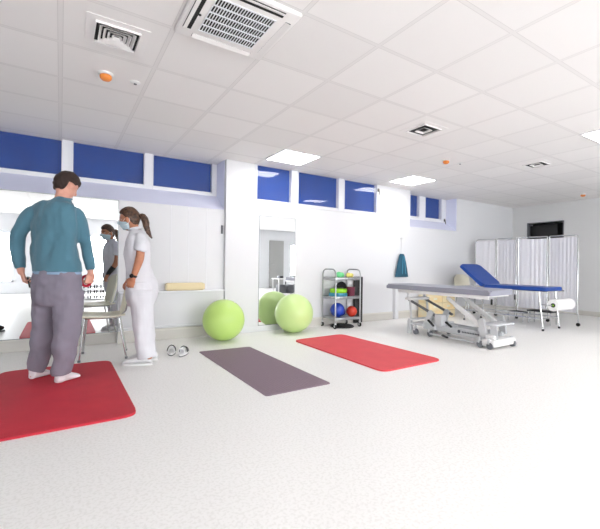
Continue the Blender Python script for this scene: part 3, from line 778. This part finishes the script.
# ------------------------------------------------------------------ cream chairs
def cream_chair(loc, rot, label):
    """front of the chair looks along its own -x"""
    t = thing('plastic_chair', label, 'chair', loc, rot, 'cream plastic chairs')
    W = WM[t.name]
    def put(b): bmesh.ops.transform(b, matrix=W, verts=b.verts); return b
    b = new(); N = 12; rows = []
    for i in range(N+1):
        u = i/N; x = -.21+.42*u; row = []
        for j in range(N+1):
            v = -1+2*j/N; y = v*(.215-.02*u); z = .45+.020*v*v*1.0-.018*sin(pi*u)-.014*max(0, (.15-u)/.15)
            row.append(V((x, y, z)))
        rows.append(row)
    def sheet(b, rows, th):
        n1, n2 = len(rows), len(rows[0])
        T = [[b.verts.new(p) for p in r_] for r_ in rows]; B = [[b.verts.new(p-th) for p in r_] for r_ in rows]
        for i in range(n1-1):
            for j in range(n2-1):
                b.faces.new((T[i][j], T[i+1][j], T[i+1][j+1], T[i][j+1])); b.faces.new((B[i][j], B[i][j+1], B[i+1][j+1], B[i+1][j]))
        for i in range(n1-1):
            b.faces.new((T[i][0], B[i][0], B[i+1][0], T[i+1][0])); b.faces.new((T[i][-1], T[i+1][-1], B[i+1][-1], B[i][-1]))
        for j in range(n2-1):
            b.faces.new((T[0][j], T[0][j+1], B[0][j+1], B[0][j])); b.faces.new((T[-1][j], B[-1][j], B[-1][j+1], T[-1][j+1]))
    sheet(b, rows, V((0, 0, .016))); obj('seat', put(b), 'cream', t, smooth=60)
    b = new(); rows = []
    for i in range(N+1):
        u = i/N; z = .47+.38*u; row = []
        for j in range(N+1):
            v = -1+2*j/N; hw = .19+.02*sin(pi*u)-(.04*((u-.8)/.2)**2 if u > .8 else 0)
            row.append(V((.205+.075*u-.05*v*v, v*hw, z-(.03*v**4 if u > .9 else 0))))
        rows.append(row)
    sheet(b, rows, V((-.014, 0, 0))); obj('backrest', put(b), 'cream', t, smooth=60)
    for (x, y, fx, fy) in ((-.16, -.18, -.20, -.205), (-.16, .18, -.20, .205), (.15, -.17, .225, -.205), (.15, .17, .225, .205)):
        b = new(); tube(b, [(x, y, .437), (fx, fy, .012)], .0105, 10); lg = obj('leg', put(b), 'chrome', t)
        b = new(); cyl(b, (fx, fy, 0), (fx, fy, .02), .014, 12); obj('rubber_foot', put(b), 'dgrey', lg)
    b = new(); tube(b, [(-.16, -.18, .43), (-.16, .18, .43)], .009, 8); tube(b, [(.15, -.17, .43), (.15, .17, .43)], .009, 8)
    for y in (-.175, .175): tube(b, [(-.16, y, .43), (.15, y, .43), (.215, y*.9, .50), (.25, y*.9, .66)], .009, 8)
    obj('seat_frame', put(b), 'chrome', t)
    return t
cream_chair((.39, 4.70, 0), radians(-7), 'cream plastic chair with steel legs between the man and the woman')
cream_chair((7.14, 4.92, 0), radians(80), 'cream plastic chair half hidden behind the raised couch backrest')

# ------------------------------------------------------------------ things seen only in the mirrors
t = thing('shelf_rack', 'low white rack of black handled gear seen in the wide mirror', 'rack', (.78, -1.34, 0))
b = new()
for z in (.02, .16, .30, .435): box(b, (.48, -1.54, z), (1.12, -1.22, z+.015), .003)
for x in (.48, 1.105): box(b, (x, -1.54, 0), (x+.015, -1.22, .45), .003)
obj('frame', b, 'white', t)
for r_, z in enumerate((.035, .175, .315)):
    for k in range(4):
        x = .53+.15*k; nm = ('grey dumbbell' if r_ else 'black dumbbell')
        if r_ == 2 and k == 3: continue
        q = thing('dumbbell', 'black dumbbell on the low rack seen in the wide mirror', 'dumbbell', (x+.04, -1.3, z), 0, 'dumbbells on the low rack')
        b = new(); cyl(b, (x-.005, -1.3, z+.042), (x+.11, -1.3, z+.042), .012); obj('grip', b, 'chrome', q)
        for xx in (x-.012, x+.085):
            b = new(); cyl(b, (xx, -1.3, z+.042), (xx+.03, -1.3, z+.042), .041, 6); obj('weight', b, 'blackrub', q)
t = thing('work_bench', 'low white bench with dark devices seen in the tall mirror', 'bench', (6.9, -1.5, 0))
b = new(); box(b, (6.3, -1.8, .50), (7.6, -1.3, .53), .005); obj('bench_top', b, 'white', t)
for x in (6.33, 7.55):
    for y in (-1.78, -1.34):
        b = new(); box(b, (x, y, 0), (x+.03, y+.03, .50), .003); obj('leg', b, 'white', t)
for x, w in ((6.42, .16), (6.95, .22), (7.3, .16)):
    q = thing('therapy_device', 'dark box shaped therapy device on the low bench seen in the tall mirror', 'device', (x+w/2, -1.5, .53), 0, 'devices on the low bench')
    b = new(); box(b, (x, -1.6, .53), (x+w, -1.42, .62), .01); obj('case', b, 'dgrey', q)
    b = new(); box(b, (x+.02, -1.42, .55), (x+w-.02, -1.415, .60), .002); obj('display', b, 'black', q)
for x in (6.42, 6.75, 7.15):
    b = new(); box(b, (x, -1.7, .0), (x+.26, -1.42, .30), .01); tag(obj('storage_crate', b, 'dgrey'), 'grey crate on the floor under the low bench seen in the mirror', 'crate', 'crates under the low bench')
# black shoe beside the left mat, outside the frame, seen in the mirror
t = thing('shoe', 'black shoe lying on the floor, seen at the left edge of the mirror', 'shoe', (-.78, 3.55, 0))
b = new(); sphere(b, (-.79, 3.55, .05), .05, 20, 12, 2.7, 1.0, .95); sphere(b, (-.88, 3.55, .075), .045, 20, 12, 1.1, .95, 1.15); b = fuse(b, .008, 3)
for v in b.verts: v.co.z = max(v.co.z, .012)
obj('upper', b, 'blackrub', t, smooth=0 or 60)
b = new(); prism(b, quad_round([(-.92, 3.50), (-.65, 3.505), (-.65, 3.595), (-.92, 3.60)], .04), 0, .016); obj('sole', b, 'black', t)
# ------------------------------------------------------------------ people
def head_field(n, fem=False):
    """point of a head surface for a unit direction n (x side, y forward, z up), in metres from the head centre"""
    w = .074 if not fem else .070
    p = V((n.x*w, n.y*.094, n.z*.114))
    if n.z < 0:
        t = -n.z
        p.x *= 1-.30*t**1.5
        if n.y < 0: p.y *= 1-.42*t
        else: p.y *= 1+.04*t
    x, z = p.x, p.z
    if n.y > 0:
        ft = min(1, n.y*1.6)
        p.y -= .010*ft*(max(0, 1-abs(z+.01)/.09))          # flatter face
        p.y += ft*.026*exp(-(x/.012)**2)*exp(-((z+.024)/.016)**2)   # nose tip
        p.y += ft*.013*exp(-(x/.010)**2)*exp(-((z+.002)/.022)**2)   # bridge
        p.y -= ft*.009*exp(-((abs(x)-.030)/.015)**2)*exp(-((z-.004)/.012)**2)  # eye sockets
        p.y += ft*.004*exp(-(x/.045)**2)*exp(-((z-.028)/.010)**2)   # brow
        p.y += ft*.006*exp(-(x/.020)**2)*exp(-((z+.058)/.011)**2)   # lips
        p.y += ft*.009*exp(-(x/.018)**2)*exp(-((z+.096)/.014)**2)   # chin
    return p
def head_shell(bm, Mh, off, nu=64, nv=48, fem=False):
    """closed shell around the head, pushed out or in by off(n, p)"""
    q = bmesh.ops.create_uvsphere(bm, u_segments=nu, v_segments=nv, radius=1)
    for v in q['verts']:
        n = v.co.normalized(); p = head_field(n, fem); d = V((n.x, n.y, n.z*.9)).normalized()
        v.co = Mh @ (p + d*off(n, p))
def sst(a, b, x):
    t = max(0, min(1, (x-a)/(b-a))); return t*t*(3-2*t)
def head_matrix(c, fwd, roll=0):
    f = V(fwd).normalized(); s = f.cross(V((0, 0, 1))).normalized(); u = s.cross(f)
    m_ = Matrix.Identity(4)
    for i in range(3): m_[i][0] = s[i]; m_[i][1] = f[i]; m_[i][2] = u[i]; m_[i][3] = c[i]
    return m_
def ears(bm, Mh):
    for s in (-1, 1):
        R = Mh.to_3x3() @ Matrix.Rotation(s*radians(-22), 3, 'Z') @ Matrix.Rotation(radians(-8), 3, 'X')
        sphere(bm, Mh @ V((s*.079, -.006, -.012)), .031, 16, 12, .34, .62, 1.0, R)
        sphere(bm, Mh @ V((s*.074, .002, -.030)), .012, 12, 8, .5, .7, 1.1, R)
def face_parts(Mh, par, mouth=True):
    for s in (-1, 1):
        b = new(); sphere(b, Mh @ V((s*.030, .0580, .004)), .0125, 20, 12); e = obj('eye', b, 'eyew', par)
        b = new(); sphere(b, Mh @ V((s*.030, .0672, .004)), .0050, 12, 8); obj('iris', b, 'iris', e)
        b = new(); tube(b, [Mh @ V((s*x, y, z)) for x, y, z in ((.016, .0815, .022), (.030, .0785, .027), (.044, .068, .022))], [.0022, .003, .0016], 6, round_ends=True); obj('eyebrow', b, 'hair', par)
    if mouth:
        b = new(); tube(b, [Mh @ V(q) for q in ((-.022, .072, -.060), (-.008, .0805, -.057), (.008, .0805, -.057), (.022, .072, -.060))], [.002, .0048, .0048, .002], 8, round_ends=True); obj('lips', b, 'lip', par)
def hand(bm, w, dirf, nrm, thumb, curl=(20, 30, 25), s=1.0, spread=3):
    """palm and five fingers into bm. w wrist, dirf towards the fingers, nrm out of the palm, thumb = side the thumb is on"""
    f = V(dirf).normalized(); n = V(nrm); n = (n-f*n.dot(f)).normalized(); t = V(thumb); t = (t-f*t.dot(f)-n*t.dot(n)).normalized()
    w = V(w)
    rings = []
    for d, a, c in ((-.03, .026, .019), (.0, .027, .017), (.03, .036, .017), (.06, .041, .016), (.088, .040, .0125), (.094, .034, .009)):
        rings.append(ring(bm, w+f*d*s+n*(.004 if d > .02 else 0), t*a*s, n*c*s, 16))
    skinrings(bm, rings)
    for i, (L, r) in enumerate(((.073, .0082), (.082, .0085), (.075, .0081), (.058, .0072))):
        off = (1.5-i)*.0205*s
        ang = radians((1.5-i)*spread); d = (f*cos(ang)+t*sin(ang)).normalized()
        p = w+f*(.080-.004*abs(i-1.2))*s+t*off; pts = [p]; a = 0
        cu = [radians(c*(1+.1*i)) for c in curl]
        for seg, frac in enumerate((.47, .30, .23)):
            a += cu[seg]; dd = d*cos(a)+n*sin(a); p = p+dd*L*frac*s; pts.append(p)
        tube(bm, pts, [r*s, r*s*.96, r*s*.9, r*s*.78], 10, round_ends=True)
    p = w+f*.018*s+t*.026*s
    pts = [p, p+(f*.5+t*.55+n*.35)*.040*s, p+(f*.5+t*.55+n*.35)*.040*s+(f*.8+t*.15+n*.4)*.032*s, p+(f*.5+t*.55+n*.35)*.040*s+(f*.8+t*.15+n*.4)*.032*s+(f*.85-t*.1+n*.45)*.022*s]
    tube(bm, pts, [.0135*s, .0115*s, .0095*s, .0075*s], 10, round_ends=True)
def foot(bm, heel, toe, h=.07, w=.045, grow=0.0):
    heel, toe = V(heel), V(toe); f = (toe-heel); L = f.length; f.normalize(); s = f.cross(V((0, 0, 1))).normalized()
    z0 = heel.z
    rings = []
    for u, hw, top in ((-.02, .018, .030), (.02, .029, .055), (.12, .034, .095), (.26, .034, .105), (.42, .036, .078), (.6, .041, .058), (.76, .045, .044), (.9, .040, .032), (.98, .024, .022), (1.01, .008, .012)):
        hw = hw*w/.045+grow; tp = top*h/.07+grow
        c = heel+f*(u*L); c.z = z0
        rings.append([bm.verts.new(c+s*hw*cos(a)*(1 if sin(a) > 0 else 1.05)+V((0, 0, (tp*.5)+(tp*.5)*max(-.96, sin(a))))) for a in [2*pi*i/16 for i in range(16)]])
    skinrings(bm, rings)
def folds(amp, sc, seed=0):
    def f(p):
        q = V((p.x*sc[0]+seed, p.y*sc[1], p.z*sc[2]))
        return amp*(noise.noise(q)+.5*noise.noise(q*2.1))
    return f
def rst(bm, rows, yaw_dir, n=28):
    """stack of oval sections: rows = (centre, half width, half depth); yaw_dir = facing direction"""
    f = V(yaw_dir); f.z = 0; f.normalize(); s = f.cross(V((0, 0, 1)))
    cs = smooth_path([r_[0] for r_ in rows], 3); aa = smooth_path([V((r_[1], r_[2], 0)) for r_ in rows], 3)
    rings = [ring(bm, c, s*q.x, f*q.y, n) for c, q in zip(cs, aa)]
    skinrings(bm, rings)

# ---------- the man
MD = 3.22
def mp(px, py, dy=0.0): return P(px, py, MD+dy)
ml = on_floor(36, 378, .015); mr = on_floor(62, 382, .015)
mc = (ml+mr)/2; mc.z = .015
MAN = thing('person', 'man in teal sweater and grey joggers standing on the red mat, seen from behind', 'person', mc, YAW)
face45 = (rv*.55+fv*.83)                      # torso facing
body = new()
sh = [(mp(62.8, 197.5), .056, .056), (mp(60.5, 200), .095, .068), (mp(55.5, 202.5), .160, .084), (mp(54.0, 206.5), .212, .100), (mp(54, 213), .215, .112), (mp(54.5, 224), .214, .122),
      (mp(54.5, 240), .204, .125), (mp(55, 256), .203, .128), (mp(57, 266), .213, .136), (mp(57.5, 270.5), .216, .140)]
rst(body, [(c, a-.02, d-.02) for c, a, d in sh]+[(mp(57, 288), .165, .11), (mp(57, 296), .12, .085)], rv*.3+fv)
armL = [(mp(38, 212.5, .01), .064), (mp(29.5, 216.0, .0), .062), (mp(22.0, 228, -.01), .061), (mp(18, 240, -.02), .056), (mp(17.6, 252, -.01), .050), (mp(19.5, 263, .02), .042), (mp(20.5, 268.5, .02), .040)]
armR = [(mp(72, 212.5, .03), .062), (mp(77, 216, .04), .060), (mp(81.3, 226, .05), .057), (mp(84.5, 238, .07), .050), (mp(87.6, 252, .09), .044), (mp(90, 264, .12), .039), (mp(90.6, 270, .12), .036)]
for A in (armL, armR): lim(body, [(p, r*.72) for p, r in A]+[(A[-1][0]+(A[-1][0]-A[-2][0]).normalized()*.03, .026)])
hl_w = mp(21.4, 271.5, .02); hr_w = mp(90.6, 273, .12)
hand(body, hl_w, mp(25, 286, .02)-hl_w, rv*.75+fv*.65, rv*-.1+fv*1.0+V((0, 0, .2)), (38, 52, 30), 1.0)
hand(body, hr_w, mp(88, 290, .12)-hr_w, -rv*.8+fv*.35, fv*.9+rv*.2, (40, 55, 35), .98)
lam = [(P(48, 290, 3.22), .068), (P(44.5, 315, 3.235), .064), (P(42.5, 332, 3.24), .062), (P(39, 352, 3.26), .055), (P(34.5, 368, 3.27), .036), (P(34, 372, 3.27), .030)]
ram = [(P(66, 290, 3.20), .068), (P(67.5, 315, 3.18), .066), (P(66, 340, 3.16), .062), (P(63.5, 357, 3.15), .055), (P(61, 372, 3.14), .036), (P(60.5, 376, 3.14), .030)]
for A in (lam, ram): lim(body, A)
heelL, toeL = on_floor(31.0, 379.0, .02), on_floor(50.5, 373.2, .02)
heelR, toeR = on_floor(56.5, 383.0, .02), on_floor(78.5, 376.2, .02)
foot(body, heelL+V((0, 0, .006)), toeL+V((0, 0, .006)), h=.055, w=.036); foot(body, heelR+V((0, 0, .006)), toeR+V((0, 0, .006)), h=.055, w=.036)
# neck and head
hc = mp(66.3, 186.0, .03)
MH = head_matrix(hc, rv*.38+fv*.9+V((0, 0, -.46)))
lim(body, [(mp(61, 205, .0), .062), (mp(62.5, 198, .005), .056), (mp(64.5, 190, .02), .055)])
head_shell(body, MH, lambda n, p: 0); ears(body, MH)
obj('body', fuse(body, .0048, 3), 'skin', MAN, smooth=80)
face_parts(MH, MAN)
def man_hair(n, p):
    line = .040 if n.y > .55 else (.040-(.55-n.y)/.55*.050 if n.y > 0 else -.010-.055*sst(0, .6, -n.y))
    k = sst(line-.012, line+.010, p.z)
    if abs(p.x) > .045: k *= 1-sst(.034, .022, abs(p.y+.004))*sst(.026, .012, p.z)
    return -.012+k*(.024+.006*noise.noise(p*45)+.008*max(0, n.z))
b = new(); head_shell(b, MH, man_hair, 96, 72); obj('hair', b, 'hair', MAN, smooth=80)
# sweater
b = new(); rst(b, sh+[(mp(57.5, 272), .215, .14)], rv*.3+fv)
for A in (armL, armR): lim(b, A, rounded=False)
hemz = mp(57, 270).z; fo = folds(.015, (10, 10, 6))
b = fuse(b, .008, 9, lambda p: fo(p)*(.25+.75*sst(hemz, hemz+.12, p.z)))
obj('sweater', b, 'sweater', MAN, smooth=80)
b = new(); tube(b, smooth_path([mp(63, 198.8, 0)+rv*.062*cos(a)+fv*.062*sin(a)+V((0, 0, .010*sin(a)-.004)) for a in [2*pi*i/12 for i in range(12)]], 1), .008, 8, closed=True); obj('neckband', b, 'sweater', MAN)
b = new(); rst(b, [(mp(57.0, 268), .205, .131), (mp(57.2, 272), .211, .138), (mp(57.3, 274), .212, .139)], rv*.3+fv); obj('undershirt', b, 'undershirt', MAN, smooth=80)
# joggers
b = new()
rst(b, [(mp(57.5, 270), .196, .128), (mp(57, 276), .208, .142), (mp(57, 287), .212, .150), (mp(57, 298), .205, .145), (mp(57, 304), .18, .13)], rv*.3+fv)
lim(b, [(P(46.5, 292, 3.23), .105), (P(44.5, 312, 3.24), .094), (P(43.3, 330, 3.24), .083), (P(41.5, 345, 3.25), .081), (P(38.6, 359, 3.26), .074), (P(35.8, 369, 3.27), .068)], 20, rounded=False)
lim(b, [(P(68, 292, 3.20), .108), (P(68, 312, 3.18), .100), (P(66.8, 330, 3.17), .097), (P(65.5, 345, 3.16), .093), (P(63.5, 361, 3.15), .078), (P(61.8, 373.5, 3.15), .066)], 20, rounded=False)
b = fuse(b, .008, 3, folds(.017, (9, 9, 8), 3))
obj('joggers', b, 'jogger', MAN, smooth=80)
for (h_, t_, an) in ((heelL, toeL, P(35, 371, 3.265)), (heelR, toeR, P(61, 377, 3.145))):
    b = new(); foot(b, h_-V((0, 0, .0045)), t_-V((0, 0, .0045)), grow=.006)
    f_ = (t_-h_).normalized(); c0 = h_+f_*.055
    lim(b, [(c0+V((0, 0, .05)), .044), (V((c0.x, c0.y, .11)), .046), (an, .046)])
    b = fuse(b, .007, 3)
    for v in b.verts: v.co.z = max(v.co.z, .0152)
    obj('sock', b, 'sock', MAN, smooth=80)
# held things
q = thing('phone', 'black phone held in the left hand of the man in teal', 'phone', mp(30.5, 283, .02))
b = new(); obox(b, mp(28.6, 276.5, .05), mp(31, 288, .05), .009, .068, .004, side=rv*.9+fv*.3); obj('case', b, 'black', q)
b = new(); rc = mp(86.2, 281, .13); ra = (fv*.9-rv*.3).normalized()
lathe_pts = [rc+V((0, 0, 1))*.045*cos(a)+ra.cross(V((0, 0, 1))).normalized()*.034*sin(a) for a in [2*pi*i/28 for i in range(28)]]
tube(b, lathe_pts, .0115, 12, closed=True)
tag(obj('rubber_ring', b, 'redring'), 'red rubber ring in the right hand of the man in teal', 'ring')

# ---------- the woman
WD = 3.86
def wp(px, py, dy=0.0): return P(px, py, WD+dy)
sR = on_floor(134, 361, 0)
WOM = thing('person', 'woman in white uniform and pale face mask with a brown ponytail beside the chair', 'person', on_floor(141, 363.5, 0), YAW)
wf = (-rv*.985-fv*.12).normalized()            # facing left, a little away
ws = wf.cross(V((0, 0, 1)))                   # her right side (away from the viewer)
wsd = ws if ws.dot(fv) > 0 else -ws
body = new()
tor = [(wp(135.5, 229.5), .060, .052), (wp(137, 233), .115, .066), (wp(138.0, 238), .168, .088), (wp(137.8, 246), .182, .108), (wp(137.6, 255), .172, .116),
       (wp(138.5, 265), .160, .108), (wp(140.5, 275), .165, .122), (wp(142.0, 282), .172, .140)]
rst(body, [(c, a-.02, d-.02) for c, a, d in tor]+[(wp(141.5, 292), .12, .09), (wp(141.5, 298), .09, .06)], wf)
# near (left) arm and far (right) arm
nL = [(wp(140.0, 237.5, -.115), .047), (wp(140.6, 248, -.170), .045), (wp(139.8, 258, -.195), .039), (wp(136.6, 268, -.21), .033), (wp(133.6, 276, -.215), .0265), (wp(132.8, 278.5, -.215), .025)]
nR = [(wp(139, 237.5, .125), .047), (wp(139.5, 249, .165), .043), (wp(139.0, 261, .16), .038), (wp(134.5, 270, .12), .032), (wp(130.0, 277, .06), .026), (wp(129.0, 279, .05), .024)]
for A in (nL, nR): lim(body, [(p, r*(.62 if i == 0 else .8 if i == 1 else 1)) for i, (p, r) in enumerate(A)])
w1 = nL[-1][0]; w2 = nR[-1][0]
hand(body, w1, wp(127.5, 291, -.20)-w1, wf*.1+fv*.9, wf*.9+V((0, 0, .4)), (30, 38, 25), .92)
hand(body, w2, wp(122.0, 288, .05)-w2, V((0, 0, -1))+wf*-.1, -fv*.9, (30, 40, 25), .9)
for dd, kx in ((-.085, 0), (.085, -1.5)):
    lim(body, [(wp(142.0, 290, dd*.8), .062), (wp(142.0+kx, 308, dd), .066), (wp(143.5+kx, 328, dd), .052), (wp(146+kx, 345, dd), .047), (wp(149.5+kx*2, 356, dd), .034)])
heelN, toeN = on_floor(151.5, 364.5, .022), on_floor(121.5, 366.5, .022)
heelN = P(150.5, 361.5, 3.80); heelN.z = .022; toeN = heelN+wf*.245
heelF = P(156, 357, 3.99); heelF.z = .022; toeF = heelF+wf*.245
foot(body, heelN, toeN, w=.038); foot(body, heelF, toeF, w=.038)
whc = wp(129.6, 219.5, .0)
WH = head_matrix(whc, wf+V((0, 0, -.14)))
lim(body, [(wp(135.8, 233), .050), (wp(134.5, 229), .046), (wp(132.5, 223), .048)])
head_shell(body, WH, lambda n, p: 0, fem=True); ears(body, WH)
obj('body', fuse(body, .0048, 3), 'skin2', WOM, smooth=80)
face_parts(WH, WOM, False)
def wom_hair(n, p):
    line = .060 if n.y > .6 else (.060-(.6-n.y)/.6*.055 if n.y > 0 else .005-.07*sst(0, .7, -n.y))
    k = sst(line-.012, line+.010, p.z)
    return -.012+k*(.023+.004*noise.noise(V((p.x*60, p.y*20, p.z*60)))+.006*max(0, n.z))
b = new(); head_shell(b, WH, wom_hair, 96, 72, fem=True)
hb = obj('hair', b, 'hair2', WOM, smooth=80)
b = new()
pt = WH @ V((0, -.095, .020))
pts = [pt, pt-wf*.035+V((0, 0, .002)), pt-wf*.062+V((0, 0, -.05)), pt-wf*.075+V((0, 0, -.115)), pt-wf*.10+V((0, 0, -.175)), pt-wf*.125+V((0, 0, -.215))]
lim(b, list(zip(pts, (.020, .030, .033, .028, .018, .006))), 20)
for v in b.verts: v.co += V((noise.noise(v.co*40), noise.noise(v.co*40+V((5, 0, 0))), 0))*.006
obj('ponytail', b, 'hair2', hb, smooth=80)
b = new(); lathe(b, [(.018, -.006), (.024, -.004), (.024, .004), (.018, .006)], pt-wf*.012, wf, 16); obj('hair_tie', b, 'black', hb)
def mask_off(n, p):
    k = sst(-.3, .12, n.y)*sst(-.112, -.088, p.z)*sst(.006-abs(p.x)*.35, -.012-abs(p.x)*.35, p.z)
    return -.014+k*(.024+.0012*sin(p.z*420))
b = new(); head_shell(b, WH, mask_off, 96, 96, fem=True); mk = obj('face_mask', b, 'mask', WOM, smooth=80)
for s in (-1, 1):
    b = new(); tube(b, smooth_path([WH @ V((s*x, y, z)) for x, y, z in ((.066, .045, -.022), (.075, .015, .004), (.079, -.018, .012), (.080, -.026, -.018), (.074, -.006, -.048), (.066, .035, -.062))], 3), .0014, 6); obj('ear_loop', b, 'paper', mk)
# polo shirt
b = new(); rst(b, tor, wf)
lim(b, [(nL[0][0], .052), (nL[1][0], .059), (nL[1][0]*.75+nL[2][0]*.25, .058)], rounded=False); lim(b, [(nR[0][0], .050), (nR[1][0], .057), (nR[1][0]*.7+nR[2][0]*.3, .056)], rounded=False); sphere(b, nL[0][0], .052); sphere(b, nR[0][0], .052)
b = fuse(b, .007, 6, folds(.010, (11, 11, 8), 8)); obj('polo_shirt', b, 'uniform', WOM, smooth=80)
b = new(); cl = wp(135.2, 229.0)
tube(b, [cl+ws*.060*cos(a)+wf*.054*sin(a)+V((0, 0, -.014*sin(a))) for a in [2*pi*i/24 for i in range(24)]], .012, 8, closed=True); obj('collar', b, 'uniform', WOM)
# trousers
b = new()
rst(b, [(wp(141.5, 276.5), .155, .118), (wp(142.0, 283), .176, .142), (wp(142.0, 291), .178, .144), (wp(141.5, 300), .170, .130), (wp(141.5, 306), .15, .115)], wf)
for dd, kx in ((-.085, 0), (.085, 1.5)):
    lim(b, [(wp(141.5, 290, dd), .112), (wp(141.5+kx, 306, dd), .104), (wp(142.8+kx, 322, dd), .094), (wp(144.3+kx, 338, dd), .090), (wp(146.0+kx, 350, dd), .088), (wp(147.3+kx*2, 357.5-(3 if dd > 0 else 0), dd), .088)], 20, rounded=False)
b = fuse(b, .008, 3, folds(.014, (9, 9, 6), 12)); obj('trousers', b, 'uniform', WOM, smooth=80)
for (h_, t_) in ((heelN, toeN), (heelF, toeF)):
    b = new(); foot(b, h_-wf*.012-V((0, 0, .003)), t_+wf*.012-V((0, 0, .003)), w=.040, grow=.007); b = fuse(b, .007, 2)
    for v in b.verts: v.co.z = max(v.co.z, .012)
    so = obj('shoe', b, 'shoe', WOM, smooth=80)
    b = new(); ss_ = wf.cross(V((0, 0, 1))); ou = []
    for i in range(28):
        a = 2*pi*i/28; u = cos(a); w_ = (.046 if u > 0 else .038)*sin(a); q_ = h_+wf*(.125+.150*u)+ss_*w_; ou.append((q_.x, q_.y))
    prism(b, ou, .0005, .022, .004); obj('sole', b, 'white', so)
# watch, wrist brace
wa = (nL[-1][0]-nL[-3][0]).normalized(); wc = nL[-2][0]
b = new(); lathe(b, [(.0285, -.011), (.0305, -.009), (.0305, .009), (.0285, .011)], wc, wa, 24); wt = obj('watch', b, 'black', WOM)
od = (-fv*.9-rv*.1); od = (od-wa*od.dot(wa)).normalized()
b = new(); lathe(b, [(.019, 0), (.021, .003), (.020, .010), (.001, .011)], wc+od*.028, od, 24); obj('watch_dial', b, 'black', wt)
b = new(); lim(b, [(nR[3][0], .0375), (nR[4][0], .032), (nR[5][0], .030)]); obj('wrist_brace', b, 'black', WOM, smooth=80)
#ENDPEOPLE
# ------------------------------------------------------------------ light and colour
W = bpy.data.worlds.new('world'); S.world = W; W.use_nodes = True
W.node_tree.nodes['Background'].inputs[0].default_value = (.9, .95, 1, 1); W.node_tree.nodes['Background'].inputs[1].default_value = .6
S.view_settings.view_transform = 'Standard'; S.view_settings.look = 'None'; S.view_settings.gamma = 1
S.view_settings.use_curve_mapping = False
S.view_settings.exposure = 0.88
